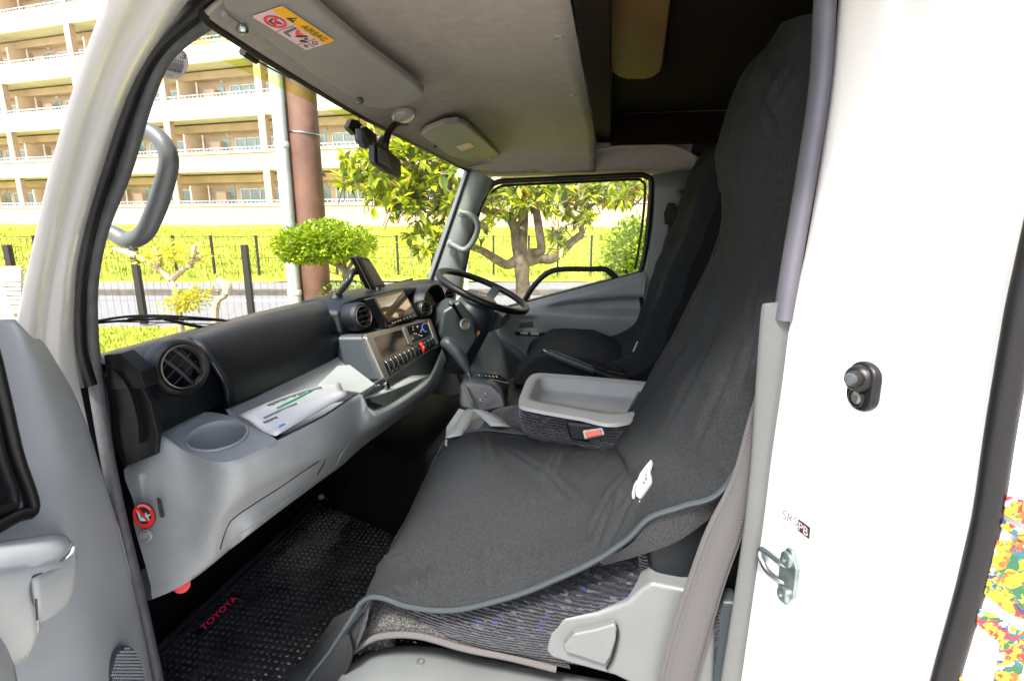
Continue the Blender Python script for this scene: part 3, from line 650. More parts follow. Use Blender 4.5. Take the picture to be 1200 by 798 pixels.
# glove box lid seams
def padpt(x, t):        # t along rows 1..6
    rr = [r for r in R[1:]]; xs = [p.x for p in rr[0]]
    i = max(0, min(len(xs) - 2, next((k for k in range(len(xs) - 1) if xs[k + 1] >= x), len(xs) - 2))); u = (x - xs[i]) / (xs[i + 1] - xs[i])
    P = [r[i].lerp(r[i + 1], u) for r in rr]; j = min(int(t), len(P) - 2); return P[j].lerp(P[j + 1], t - j) + V((0, -.0012, .001))
lid = [[at(a, b, y=yy) for a, b in row] for row, yy in (
    ([(222, 396), (300, 371), (393, 350)], .822),
    ([(229, 403), (300, 381), (393, 361)], .785),
    ([(245, 423), (310, 402), (395, 377)], .757),
    ([(262, 452), (325, 426), (397, 400)], .744),
    ([(265, 479), (330, 452), (397, 424)], .752))]
v, f = gridvf(surf(lid, 4, 6)); mk('glovebox_lid', v, f, M['dash'], db, solid=.006, label='near black curved glovebox lid')
for a, b in ((lid[0][0], 0), (lid[0][2], 2)):
    tube('lid_seam', [r[b] + V((0, -.0045, .001)) for r in lid], .0014, M['blackg'], db, n=6)
# left end cheek and little side vent by the pillar
slab('side_demister', [at(a, b, x=-.855) for a, b in ((121, 416), (140, 414), (163, 436), (170, 455), (128, 458))], (.03, 0, 0), M['black'], db, bev=.002)
for i in range(3):
    a = [(128, 424 + i * 9), (146 + i * 3, 424 + i * 9)]
    tube('demister_slat', ats(a, x=-.822), .0018, M['greydk'], db, n=6, res=1)
slab('end_cheek', [at(a, b, x=-.84) for a, b in ((122, 440), (160, 432), (182, 470), (190, 508), (188, 530), (150, 545), (134, 510))], (-.01, 0, 0), M['black'], db, bev=.002)
# corner outlet lever under the side vent
ol = [at(a, b, x=-.835) for a, b in ((139, 470), (142, 463), (160, 463), (178, 468), (184, 490), (180, 505), (170, 511), (155, 512), (147, 505))]
slab('outlet_housing', ol, (.02, 0, 0), M['black'], db, bev=.004)
slab('outlet_flap', [at(a, b, x=-.822) for a, b in ((141, 468), (145, 465), (164, 466), (168, 476), (165, 494), (156, 508), (150, 508), (144, 496))], (.018, 0, 0), M['black'], db, bev=.005)
lathe('flap_pivot', [(.0075, 0), (.0065, .003), (.003, .003), (.0028, .001), (.0001, .001)], at(153, 487, x=-.802), (-1, -.2, .1), M['greydk'], db, n=16)

# round air vents
def vent(c, ax, r, m_ring, blades=2, tilt=0.6, bez=None, half=False, dep=.03, nm='air_vent'):
    c = V(c); ax = V(ax).normalized(); X, Y, Z = basis(ax)
    b = lathe(nm, [(r * 1.42, -dep), (r * 1.40, -.006), (r * 1.30, .004), (r * 1.16, .008), (r * 1.08, .006)], c, ax, M['dash'] if bez is None else bez, db, n=40)
    lathe('vent_ring', [(r * 1.06, .004), (r * 1.04, .009), (r * 1.00, .010), (r * .965, .006), (r * .95, -.006)], c, ax, m_ring, b, n=40)
    lathe('vent_barrel', [(r * .95, -.010), (r * .95, -.03), (r * .6, -.034), (r * .001, -.034)], c, ax, M['black'], b, n=32)
    dd = (X * math.cos(tilt) + Y * math.sin(tilt)).normalized(); pp = ax.cross(dd)
    offs = {1: (0,), 2: (-.30, .34), 3: (-.5, 0, .5), 4: (-.6, -.2, .2, .6)}[blades]
    for o in offs:
        h = r * .93 * math.sqrt(1 - o * o)
        ln = [c + pp * (r * o) + dd * (h * s_) + ax * (.004 + .006 * (1 - s_ * s_)) for s_ in (-1, -.5, 0, .5, 1)]
        tube('vent_blade', ln, r * .085, M['black'], b, n=8, flat=(1, 1.3))
    for o in (-.45, .0, .45):
        h = r * .9 * math.sqrt(1 - o * o)
        tube('vent_vane', [c + dd * (r * o) + pp * (h * s_) + ax * -.014 for s_ in (-1, 1)], r * .03, M['greydk'], b, n=6, res=1)
    return b
vent(at(213, 430, y=.752), (-.35, -.93, .16), .0375, M['taupe'], 2, tilt=-.95)
# ---- centre pod with display and two vents
def pod_face(u, v_):  # u across 0..1, v down 0..1
    q = [at(404, 352, y=.745), at(512, 326, y=.70), at(518, 374, y=.66), at(412, 399, y=.695)]
    return bil(q, u, v_)
F0 = ats([(398, 380), (396, 362), (402, 353), (418, 348), (440, 343), (470, 336), (492, 333)], y=.72)
podsil = [at(400, 392, y=.735), at(396, 366, y=.745), at(404, 354, y=.745), at(424, 349, y=.715), at(446, 343, y=.700), at(478, 336, y=.690), at(500, 337, y=.690), at(510, 346, y=.685), at(517, 368, y=.665), at(508, 379, y=.655), at(470, 390, y=.665), at(440, 397, y=.685)]
slab('centre_pod', podsil, (0, .14, .0), M['dash'], db, bev=.010, seg=3)
b = vent(at(424, 371, y=.690), (-.30, -.93, .18), .0300, M['taupe'], 3, tilt=.05, dep=.05)
vent(at(498, 362, y=.640), (-.52, -.82, .20), .0235, M['taupe'], 3, tilt=.05, dep=.03)
vent(at(526, 346, x=.64), (-.50, -.85, .18), .030, M['taupe'], 3, tilt=.05, dep=.03)
# display
scq = [at(437, 348, y=.672), at(473, 340, y=.672), at(490, 371, y=.648), at(456, 384, y=.648)]
dsp = slab('display_bezel', uvp(scq, [(0, .03), (.03, 0), (.97, 0), (1, .03), (1, .97), (.97, 1), (.03, 1), (0, .97)]), qn(scq) * -.03, M['blackg'], db, bev=.0015)
decal('display_glass', scq, [(.05, .06), (.95, .06), (.95, .83), (.05, .83)], M['screen'], dsp, off=.0012)
for i, u_ in enumerate((.12, .2, .30, .38, .5, .6, .72, .84)):
    decal('display_key', scq, [(u_, .88), (u_ + .05, .88), (u_ + .05, .93), (u_, .93)], M['label'], dsp, off=.0012)
# instrument hood
hood = [ats([(500, 341), (508, 332), (522, 328.5), (534, 331), (541, 342), (548, 358)], y=.70),
        [p + V((0, -.06, -.004)) for p in ats([(500, 343), (508, 334), (522, 330.5), (535, 333), (543, 344), (551, 360)], y=.70)]]
HX = [(.232, .61), (.238, .655), (.265, .688), (.33, .706), (.41, .704), (.46, .688), (.505, .65), (.53, .60), (.54, .55)]
back_ = [V((x, .86, z - .06)) for x, z in HX]; mid_ = [V((x, .74, z - .012)) for x, z in HX]; fr_ = [V((x, .655, z)) for x, z in HX]
fi_ = [V((x + (.38 - x) * .09, .66, z - .012)) for x, z in HX]; bi_ = [V((x + (.38 - x) * .18, .80, z - .045)) for x, z in HX]
v, f = gridvf(surf([back_, mid_, fr_, fi_, bi_], 3, 4)); mk('instrument_hood', v, f, M['dash'], db)
slab('instrument_panel', [(.25, .765, .50), (.56, .765, .50), (.50, .775, .64), (.27, .775, .66)], (0, .02, 0), M['black'], db)
q = [V((.27, .70, .645)), V((.50, .70, .63)), V((.51, .675, .55)), V((.26, .675, .55))]
slab('instrument_lens', q, (0, .003, .001), M['blackg'], db)
# ---- lower centre box with silver frame
bq = [at(425, 392, y=.668), at(502, 373, y=.640), at(512.5, 405, y=.600), at(449, 448, y=.612)]
bn = qn(bq)
def rr(k=.05, j=.08): return [(k, 0), (1 - k, 0), (1, j), (1, 1 - j), (1 - k, 1), (k, 1), (0, 1 - j), (0, j)]
slab('centre_box', uvp(bq, rr(.03, .05), -.006), V((0, .10, -.005)), M['greydk'], db, bev=.008, seg=3)
cpnl = slab('switch_frame', uvp(bq, rr(.03, .06), .004), bn * -.012, M['silver'], db, bev=.003, label='silver framed switch and heater control panel')
decal('open_bin', bq, [(.08, .12), (.475, .12), (.475, .56), (.08, .56)], M['blackg'], cpnl, off=.0052)
hp = decal('heater_panel', bq, [(.56, .08), (.93, .08), (.93, .55), (.56, .55)], M['blackg'], cpnl, off=.0052)
decal('brushed_strip', bq, [(.485, .03), (.545, .03), (.545, .60), (.485, .60)], M['label'], cpnl, off=.0056) if 0 else None
def bq_(u0, v0, u1, v1): return [bil(bq, u0, v0), bil(bq, u1, v0), bil(bq, u1, v1), bil(bq, u0, v1)]
slab('divider_rib', uvp(bq_(.485, .06, .545, .58), rr(.2, .1), .010), bn * -.006, M['silver'], cpnl, bev=.002)
slab('left_rib', uvp(bq_(-.005, .05, .07, .97), rr(.2, .05), .0095), bn * -.006, M['silver'], cpnl, bev=.003)
slab('right_rib', uvp(bq_(.935, .04, 1.0, .96), rr(.2, .05), .0095), bn * -.006, M['silver'], cpnl, bev=.003)
decal('switch_bay', bq, [(.08, .62), (.93, .62), (.93, .95), (.08, .95)], M['blackg'], cpnl, off=.0052)
ns = 12
for i in range(ns):
    u0 = .085 + i * .0705
    red = i == 8
    qq = bq_(u0 + .012, .64, u0 + .062, .93)
    vv = [bil(qq, a, b) + bn * (.0055 + h) for b, h in ((0, .0), (.2, .004), (.5, .0055), (.8, .004), (1, .0)) for a in (0, 1)]
    ff = [(2 * k, 2 * k + 1, 2 * k + 3, 2 * k + 2) for k in range(4)]
    mk('hazard_switch' if red else 'rocker_switch', vv, ff, M['redp'] if red else (M['silver'] if i in (0, 1, 2, 3, 4, 5, 6) else M['blackg']), cpnl, solid=.002, sharp=70, **({'label': 'red hazard warning switch with a white triangle'} if red else {}))
    if not red:
        q3 = bq_(u0 + .012, .645, u0 + .040, .92)
        vv = [bil(q3, a, b) + bn * (.0068 + h) for b, h in ((0, .0), (.2, .004), (.5, .0055), (.8, .004), (1, .0)) for a in (0, 1)]
        mk('rocker_face', vv, ff, M['blackg'], cpnl, solid=.001, sharp=70)
    else:
        for t3 in ([(.5, .38), (.8, .6), (.2, .6)],): decal('hazard_triangle', qq, t3, M['label'], cpnl, off=.0135)
# heater knobs / printed marks
hq = bq_(.56, .08, .93, .55)
random.seed(3)
for k in range(16):
    a, b = .06 + .6 * random.random(), .08 + .8 * random.random()
    decal('printed_mark', hq, [(a, b), (a + .05, b), (a + .05, b + .05), (a, b + .05)], M['label'], cpnl, off=.0062)
decal('temperature_arc', hq, ringpoly(.83, .42, .15, .26, .19, .33, 95, 270, 14), M['blue'], cpnl, off=.0064)
decal('temperature_arc', hq, ringpoly(.83, .42, .15, .26, .19, .33, 275, 330, 8), M['redp'], cpnl, off=.0064)
# cigar socket under the box
lathe('power_socket', [(.012, 0), (.012, .006), (.008, .007), (.0075, -.01), (.0001, -.01)], at(453, 452, y=.60), (-.2, -.95, .1), M['chrome'], db, n=20)

# ---- grey lower tray and fascia
SP = at(325, 516, z=.546); SN = V((-.15, -.10, 1))
T = [at(145, 551, x=-.835), *[atp(a_, b_, SP, SN) for a_, b_ in ((183, 508), (216, 527), (250, 540), (272, 540), (292, 533), (325, 516))], at(380, 488, z=.545), at(416, 464, z=.545), at(424, 463, z=.543), at(431, 477, z=.520), at(441, 481, z=.508), at(462, 471, z=.500), at(486, 455, z=.496), at(502, 442, z=.495), at(511, 425, z=.500), at(518, 408, z=.505)]
T1 = [p + V((0, -.006, -.016)) for p in T]; T1[0] = T[0] + V((0, 0, -.02)); T1[1] = at(184, 516, x=-.825)
Mm = [at(157, 615, x=-.838), at(192, 628, x=-.830), at(224, 632, x=-.815), at(248, 624, x=-.808), at(268, 610, x=-.795), at(290, 594, x=-.770), at(325, 572, x=-.715), at(375, 545, y=.602), at(398, 532, y=.602), at(412, 522, y=.600), at(427, 510, y=.595), at(441, 501, y=.590), at(462, 486, y=.580), at(486, 468, y=.570), at(502, 455, y=.565), at(511, 444, y=.56), at(518, 432, y=.56)]
Bb = [at(178, 702, x=-.838), at(200, 693, x=-.828), at(228, 677, x=-.81), at(250, 660, x=-.79), at(268, 645, x=-.76), at(290, 628, y=.66), at(325, 601, y=.66), at(375, 564, y=.66), at(398, 547, y=.66), at(412, 534, y=.655), at(427, 521, y=.65), at(441, 511, y=.645), at(462, 495, y=.63), at(486, 476, y=.61), at(502, 463, y=.60), at(511, 452, y=.59), at(518, 440, y=.58)]
Md = [a.lerp(b, .5) + V((-.003, -.012, 0)) for a, b in zip(T1, Mm)]
Bu = [p + V((.02, .10, .01)) for p in Bb]
lf = surf([T, T1, Md, Mm, Bb, Bu], 4, 4)
v, f = gridvf(lf); mk('lower_fascia', v, f, M['grey'], db, sharp=75)
# the top of the tray: cup holder shelf, then a trough for papers
shelfz = .563
cupc = atp(255, 511, SP, SN)
# cup holder shelf (with a real hole): fan between hole and outline
outl = [atp(a_, b_, SP, SN) for a_, b_ in ((183, 508), (208, 495), (235, 483), (268, 487), (298, 502), (325, 516), (308, 526), (292, 533), (272, 540), (250, 540), (232, 535), (216, 527), (200, 518))]
n_ = 52
dense = spl(outl, 4, True)
ang = [math.atan2(p.y - cupc.y, p.x - cupc.x) for p in dense]
rc = .049
rows = []
for k, off in ((1.0, 0), (.93, .0)):
    pass
hole = [cupc + V((rc * math.cos(a), rc * math.sin(a), 0)) for a in ang]
def zat(p): return None
SNn = SN.normalized(); hole = [h - SNn * (h - cupc).dot(SNn) for h in hole]
h1 = [h + (h - cupc) * .11 for h in hole]
rows = [dense, h1, hole]
v, f = gridvf([list(r) for r in rows], False, True); mk('cup_shelf', v, f, M['grey'], db, sharp=75)
lathe('cup_holder', [(rc * 1.10, .001), (rc * 1.07, .004), (rc * 1.02, .0045), (rc * .98, .002), (rc * .96, -.01), (rc * .90, -.085), (rc * .82, -.092), (.0001, -.092)], cupc, SN, M['greydk'] if 0 else M['grey'], db, n=44)
# trough
tq = [at(298, 502, z=.558), at(325, 516, z=.546), at(416, 464, z=.545), at(424, 463, z=.543), at(431, 477, z=.520), at(441, 481, z=.508)]
trough = [[V((-.66, .765, .575)), V((-.6, .765, .585)), V((-.4, .762, .580)), V((-.25, .76, .575)), V((-.15, .75, .57))],
          [V((-.66, .75, .545)), V((-.6, .745, .560)), V((-.4, .74, .555)), V((-.25, .73, .545)), V((-.15, .72, .54))],
          [V((-.66, .70, .52)), V((-.6, .70, .522)), V((-.4, .69, .51)), V((-.25, .68, .49)), V((-.1, .66, .48))],
          [V((-.66, .61, .52)), V((-.6, .605, .520)), V((-.42, .60, .51)), V((-.25, .59, .48)), V((-.0, .55, .46))]]
v, f = gridvf(surf(trough, 3, 4)); mk('paper_trough', v, f, M['grey'], db, solid=.003)
inner_w = [[at(a, b, z=zz) + V((.002, .004, 0)) for a, b, zz in ((325, 515, .546), (380, 487, .545), (416, 463, .545), (424, 462, .543), (431, 476, .52), (441, 480, .508), (462, 470, .50), (486, 454, .496), (502, 441, .495))],
           [at(a, b, z=zz) + V((.012, .02, -.03)) for a, b, zz in ((325, 515, .546), (380, 487, .545), (416, 463, .545), (424, 462, .543), (431, 476, .52), (441, 480, .508), (462, 470, .50), (486, 454, .496), (502, 441, .495))]]
v, f = gridvf(inner_w); mk('trough_lip', v, f, M['grey'], db)
# wedge of grey moulding right of the papers, under the centre box
wd = [at(373, 450, y=.70), at(396, 428, y=.69), at(410, 427, y=.68), at(440, 450, y=.605), at(424, 460, y=.595), at(396, 456, y=.63)]
slab('box_plinth', wd, (0, .03, -.06), M['grey'], db, bev=.003)
slab('box_underside', [at(396, 436, y=.70), at(436, 450, y=.62), at(512, 407, y=.61), at(520, 425, y=.62), at(455, 478, y=.60), at(436, 470, y=.60)], (0, .05, -.02), M['greydk'], db, bev=.004)
# seams on the fascia
tube('fascia_seam', [p + V((-.001, -.0015, 0)) for p in (at(424, 463, z=.543), at(423, 476, y=.597), at(415, 500, y=.590), at(406, 522, y=.592), at(398, 535, y=.598), at(391, 552, y=.655))], .0012, M['greylt'], db, n=6)
tube('lower_panel_seam', ats([(258, 644), (266, 618), (280, 602), (330, 570), (381, 536), (372, 556)], y=.592), .0011, M['black'], db, n=6, res=2)
tube('lower_panel_seam', ats([(258, 644), (300, 612), (372, 558)], y=.63), .0011, M['greylt'], db, n=6, res=2)
# prohibition sticker, slot and round clip on the left face of the fascia
q = [at(156, 587, x=-.8475), at(186, 587, x=-.8475), at(186, 617, x=-.8475), at(156, 617, x=-.8475)]
q = [p + V((-.002, 0, 0)) for p in [at(157, 586, x=-.846), at(184, 588, x=-.846), at(186, 618, x=-.846), at(159, 616, x=-.846)]]
stc2 = decal('warning_sticker', q, circ(.5, .5, .5, .5, 36), M['ink'], db, off=.003, label='round red and black no child seat sticker')
decal('sticker_ring', q, ringpoly(.5, .5, .33, .33, .465, .465, 0, 359.9, 36), M['redp'], stc2, off=.0040)
decal('sticker_bar', q, [(.22, .30), (.30, .22), (.78, .70), (.70, .78)], M['redp'], stc2, off=.0044)
decal('sticker_seat', q, [(.20, .30), (.27, .28), (.38, .60), (.58, .62), (.57, .70), (.33, .71)], M['cyan'], stc2, off=.0041)
decal('sticker_figure', q, circ(.60, .42, .05, .05, 10), M['label'], stc2, off=.0041)
decal('sticker_figure', q, [(.55, .48), (.62, .47), (.78, .42), (.79, .46), (.68, .52), (.76, .68), (.71, .70), (.62, .56)], M['cyan'], stc2, off=.0042)
decal('sticker_figure', q, [(.36, .62), (.42, .54), (.52, .55), (.56, .62)], M['label'], stc2, off=.0042)
for k in range(9):
    a0 = 238 + k * 9.5; decal('sticker_lettering', q, ringpoly(.5, .5, .37, .37, .43, .43, a0, a0 + 6, 3), M['label'], stc2, off=.0045)
q = [p + V((-.002, 0, 0)) for p in ats([(186, 581), (191, 582), (196, 604), (190, 605)], x=-.842)]
decal('fascia_slot', q, rr(.2, .1), M['greydk'], db, off=.003)
lathe('trim_clip', [(.0125, 0), (.012, .002), (.009, .0035), (.0085, .001), (.007, .001), (.0065, .003), (.0001, .0035)], at(171, 627, x=-.846), (-1, -.1, .1), M['grey'], db, n=24)
q = uvp([atp(200, 503, SP, SN), atp(212, 497, SP, SN), atp(216, 502, SP, SN), atp(204, 508, SP, SN)], rr(.1, .1), .0006)
slab('shelf_icon', q, (0, 0, -.0005), M['greylt'], db)
# red cap of something under the fascia
lathe('red_release_knob', [(.0001, .008), (.008, .008), (.0085, .0), (.015, -.001), (.0155, -.006)], at(213, 686, y=.81), (-.7, -.6, .3), M['redp'], db, n=24)
# clutter under the dash
tube('cable_loop', ats([(382, 584), (395, 579), (410, 566), (422, 548)], y=.80), .006, M['rubber'], db, n=8)
lathe('cable_clip', [(.0001, .004), (.008, .004), (.009, 0)], at(376, 582, y=.80), (-.6, -.7, .2), M['silver'], db, n=12)
box('under_dash_bracket', at(357, 572, y=.82), (.09, .02, .012), M['greydk'], db, bev=.002)
for a, b in ((456, 494), (471, 499)): box('under_dash_clip', at(a, b, y=.78), (.02, .01, .006), M['silver'], db, bev=.001)

# ================================================================ STEERING
scx = thing('steering_wheel', 'black two spoke steering wheel tilted flat above its column', 'steering wheel', (.5, .487, .667))
sc_ = V((.5, .487, .667)); Y1 = V((0, .356, .153)).normalized(); X1 = V((1, 0, 0)); N1 = X1.cross(Y1).normalized()
N1 = N1 if N1.z > 0 else -N1
Rw = .186
tube('rim', [sc_ + X1 * (Rw * math.cos(t)) + Y1 * (Rw * math.sin(t)) for t in [2 * math.pi * i / 24 for i in range(24)]], .0135, M['rubber'], scx, n=14, res=3, closed=True)
hub = [(.052, -.045), (.066, -.030), (.072, -.012), (.068, .000), (.054, .008), (.03, .012), (.0001, .013)]
lathe('hub', hub, sc_ - N1 * .028, N1, M['greydk'], scx, n=36, sx=1.25, sy=1.0, xy=(X1, Y1))
lathe('horn_emblem', [(.024, .0), (.023, .003), (.0001, .004)], sc_ - N1 * .018, N1, M['blackg'], scx, n=24, sx=1.3, sy=.8, xy=(X1, Y1))
for s_ in (-1, 1):
    r_ = [[sc_ + X1 * (s_ * a) + Y1 * b - N1 * c_ for b in (-.040, -.022, -.004)] for a, c_ in ((.06, .030), (.11, .024), (.15, .010), (.182, .0))]
    v, f = gridvf(surf(r_, 3, 3)); mk('spoke', v, f, M['greydk'], scx, solid=.009)
ax = -N1
cl = thing('steering_column', 'dark grey column shroud below the steering wheel with stalk and key lock', 'steering column', (.5, .6, .45))
sh = [[sc_ + X1 * (wd_ * math.cos(t)) + Y1 * (hh * math.sin(t)) - N1 * d_ for t in [2 * math.pi * i / 16 for i in range(16)]] for d_, wd_, hh in ((.045, .05, .05), (.055, .085, .075), (.12, .105, .085), (.22, .105, .08), (.34, .09, .07))]
v, f = gridvf(surf(sh, 3, 1), False, True); mk('column_shroud', v, f, M['greydk'], cl)
# left shroud panel facing the passenger (big dark plane) 
pan = [at(519, 365, x=.30), at(540, 352, x=.33), at(556, 372, x=.36), at(560, 398, x=.38), at(546, 420, x=.36), at(526, 412, x=.32), at(514, 392, x=.29)]
slab('knee_panel', pan, (.10, .08, 0), M['greydk'], cl, bev=.012, seg=3)
tube('indicator_stalk', [at(530, 356, x=.28), at(534, 362, x=.30), at(540, 372, x=.33), at(546, 380, x=.35)], [.0095, .0065, .006, .009], M['rubber'], cl, n=10)
lathe('stalk_end', [(.0001, .004), (.009, .003), (.011, -.006), (.008, -.012)], at(529, 355, x=.275), (-.7, -.3, .5), M['greydk'], cl, n=16)
lathe('key_lock', [(.022, 0), (.021, .006), (.016, .007), (.015, .001), (.0001, .001)], at(545, 380, x=.295), (-.8, -.5, .2), M['silver'], cl, n=24)
tube('cable_cover', ats([(561, 388), (553, 402), (546, 414)], x=.40), .010, M['foil'], cl, n=8, flat=(1, .5))
slab('lower_right_panel', [at(a, b, x=.60) for a, b in ((566, 372), (582, 365), (589, 372), (588, 384), (566, 392))], (.2, 0, 0), M['greydk'], cl, bev=.006)

# ---- selector and its console
gl = thing('gear_selector', 'slate grey gear selector knob on a chrome shaft rising from a black gate', 'gear lever', (.02, .34, .3))
kn = ats([(519, 402), (526, 403), (535, 412), (543, 425), (549, 436)], x=.03)
tube('selector_knob', kn, [.016, .0225, .0225, .018, .011], M['greydk'], gl, n=20, res=6)
lathe('knob_top', [(.0001, .007), (.008, .006), (.013, .001), (.0145, -.005)], kn[0], kn[0] - kn[1], M['greydk'], gl, n=20)
tube('selector_shaft', ats([(548, 434), (552, 446), (556, 458), (560, 473)], x=.03), .0048, M['chrome'], gl, n=10)
gc = thing('selector_console', 'black selector housing with a smoked position strip in front of the middle seat', 'console', (.05, .35, .3))
cf = [at(543, 447, x=-.04), at(556, 445, x=.0), at(578, 449, x=.0), at(592, 460, x=-.04), at(596, 478, x=-.06), at(560, 484, x=-.08), at(540, 475, x=-.07)]
slab('console_body', [at(538, 450, x=.0), at(551, 445, x=.0), at(577, 450, x=-.02), at(590, 462, x=-.04), at(594, 480, x=-.06), at(560, 486, x=-.06), at(538, 478, x=-.04)], (.16, .02, -.005), M['greydk'], gc, bev=.014, seg=3)
q = [at(551, 438, x=.08), at(590, 440, x=.05), at(600, 452, x=.02), at(556, 446, x=.02)]
slab('position_strip', uvp(q, [(0, .4), (.15, .05), (.5, 0), (.85, .1), (1, .5), (.95, .95), (.5, .75), (.1, .8)], .006), (0, 0, -.02), M['blackg'], gc, bev=.003)
for k in range(6): decal('position_mark', q, [(.2 + k * .1, .35), (.23 + k * .1, .35), (.23 + k * .1, .5), (.2 + k * .1, .5)], M['green'] if k == 1 else M['label'], gc, off=.008)
slab('selector_slot', [p for p in (at(541, 452, x=-.025), at(546, 450, x=-.02), at(555, 470, x=-.07), at(551, 473, x=-.075))], (-.004, 0, .0), M['ink'], gc)
for a, b in ((570, 463), (564, 470)):
    lathe('console_button', [(.0068, 0), (.0065, .005), (.0001, .006)], at(a, b, x=-.066), (-.85, .05, .5), M['blackg'], gc, n=14)

# ---- parking brake
hb = thing('parking_brake', 'black parking brake lever lying between middle and driver seats', 'brake lever', (.15, 0, .4))
tube('brake_grip', ats([(640, 412), (652, 417), (672, 425), (696, 434)], x=.17), [.010, .0135, .0145, .0135], M['greydk'], hb, n=14)
lathe('release_button', [(.006, 0), (.006, .012), (.004, .014), (.0001, .0145)], at(641, 412, x=.17), (-.1, .9, .3), M['chrome'], hb, n=12)
tube('brake_arm', ats([(694, 433), (712, 440), (735, 446)], x=.17), [.013, .017, .02], M['black'], hb, n=12)

# ================================================================ DRIVER'S DOOR
dd = thing('cab_door', 'closed driver side door with dark rimmed window and grey moulded lining', 'door', (.92, .2, 0))
def belt(y): return .715 + (y + .137) * (.572 - .715) / (.352 + .137) if y < .352 else .572 - (y - .352) * .30
def sst(a, b, x): t = max(0, min(1, (x - a) / (b - a))); return t * t * (3 - 2 * t)
rows = []
NY, NZ = 60, 48
for i in range(NZ + 1):
    rw = []
    for j in range(NY + 1):
        y = -.155 + (.80 + .155) * j / NY
        zb = .17 + .22 * sst(.15, .50, y)
        zt = belt(y); z = zt + (zb - zt) * i / NZ
        h = .0
        h -= .018 * sst(zt, zt - .03, z)
        # scooped arm area
        yl = .27 - .0
        e = ((y + .16) / .42); zc = .617 - .10 * max(0, e) ; up = .600 - .045 * max(0, e) ** 1.5
        inside = sst(.29, .20, y)
        lo_ = .532
        h += .045 * inside * sst(up + .018, up - .012, z) * sst(lo_ - .004, lo_ + .012, z) * (1 - .4 * sst(.0, .3, y))
        # armrest shelf bulge
        h -= .030 * sst(lo_ + .012, lo_ - .004, z) * sst(.36, .52, z)
        # handle hollow
        hy, hz = (y - .37), (z - .478)
        h += .022 * sst(.052, .040, abs(hy)) * sst(.034, .024, abs(hz))
        # lower pocket
        h -= .022 * sst(.20, .16, y) * sst(.355, .335, z) * sst(.16, .22, z)
        # forward flank narrows away
        h += .05 * sst(.43, .62, y)
        rw.append(V((.868 + h, y, z)))
    rows.append(rw)
v, f = gridvf(rows); mk('door_lining', v, f, M['grey'], dd, sharp=80)
slab('belt_rail', [V((.872, y, belt(y) + .006)) for y in (-.155, 0, .15, .352, .6, .80)] + [V((.872, y, belt(y) - .01)) for y in (.80, .6, .352, .15, 0, -.155)], (.05, 0, 0), M['rubber'], dd, bev=.002)
slab('door_window', [V((.925, .80, .45)), V((.925, -.17, .70)), V((.925, -.19, 1.15)), V((.925, .60, 1.15)), V((.925, .86, .66))], (.004, 0, 0), M['glass'], dd)
hh_ = at(617, 377, x=.862)
hq_ = [at(605, 369, x=.852), at(634, 368, x=.852), at(635, 385, x=.852), at(606, 386, x=.852)]
slab('handle_cup', uvp(hq_, rr(.1, .15), .0), qn(hq_) * -.004, M['greydk'], dd)
hq_ = [at(609, 372, x=.846), at(630, 371.5, x=.846), at(631, 382, x=.846), at(610, 383, x=.846)]
hn = qn(hq_)
tube('handle_surround', [p + hn * .002 for p in spl(uvp(hq_, [(-.22, -.3), (.5, -.35), (1.2, -.3), (1.25, .5), (1.2, 1.3), (.5, 1.35), (-.2, 1.3), (-.25, .5)]), 4, True)], .0045, M['grey'], dd, n=8, res=1, closed=True)
dh = slab('door_handle', uvp(hq_, [(0, .55), (.8, .5), (.85, 0), (1, 0), (1, .9), (.9, 1), (.1, 1), (0, .9)], .006), hn * -.006, M['greydk'], dd, bev=.002)
sq = [at(603, 388.5, x=.842), at(652, 390, x=.842), at(650, 395, x=.832), at(604, 392.5, x=.832)]
sp_ = slab('window_switch_panel', uvp(sq, rr(.04, .2), .004), qn(sq) * -.010, M['blackg'], dd, bev=.001)
for k in range(3):
    qq = [bil(sq, .12 + k * .27, .12), bil(sq, .33 + k * .27 - (.1 if k == 2 else 0), .12), bil(sq, .33 + k * .27 - (.1 if k == 2 else 0), .85), bil(sq, .12 + k * .27, .85)]
    slab('window_switch', uvp(qq, [(0, 0), (1, 0), (1, 1), (0, 1)], .008), qn(sq) * -.004, M['blackg'] if k == 2 else M['silver'], sp_, bev=.0015)
tube('ledge_slot', ats([(662, 372), (676, 372.5), (690, 372.5)], x=.838), .0035, M['greydk'], dd, n=8)
lathe('ledge_screw', [(.006, 0), (.005, .002), (.0001, .002)], at(691, 372, x=.836), (-1, 0, .2), M['silver'], dd, n=12)
lathe('belt_cap', [(.018, .0), (.0175, .0025), (.0001, .003)], at(720, 341, x=.858), (-1, 0, 0), M['grey'], dd, n=24, sx=.62, sy=1, xy=(V((0, 1, 0)), V((0, 0, 1))))
tube('pocket_lip', ats([(655, 418), (658, 409), (668, 406), (700, 407), (728, 408), (735, 411)], x=.840), .004, M['grey'], dd, n=8)
# black grab bar / lower frame across the window
tube('window_grab_bar', ats([(612, 357), (622, 340), (634, 326), (646, 318), (662, 315.5), (690, 315.5), (708, 315.5), (716, 320), (724, 328)], x=.885), [.012, .013, .013, .012, .012, .014, .015], M['rubber'], dd, n=12, res=5, label='black grab bar arching over the sill of the window')
box('sill_latch', at(734, 318, x=.89), (.02, .012, .018), M['rubber'], dd, bev=.002)
# grey kick panel ahead of the driver's door
kp = [[at(a, b, x=.86) for a, b in row] for row in ([(528, 380), (560, 372), (588, 372)], [(530, 410), (562, 405), (592, 392)], [(534, 430), (570, 440), (640, 422)], [(540, 450), (600, 452), (690, 440)])]
v, f = gridvf(surf(kp, 3, 3)); mk('side_kick_panel', v, f, M['greydk'], cab, solid=.004)

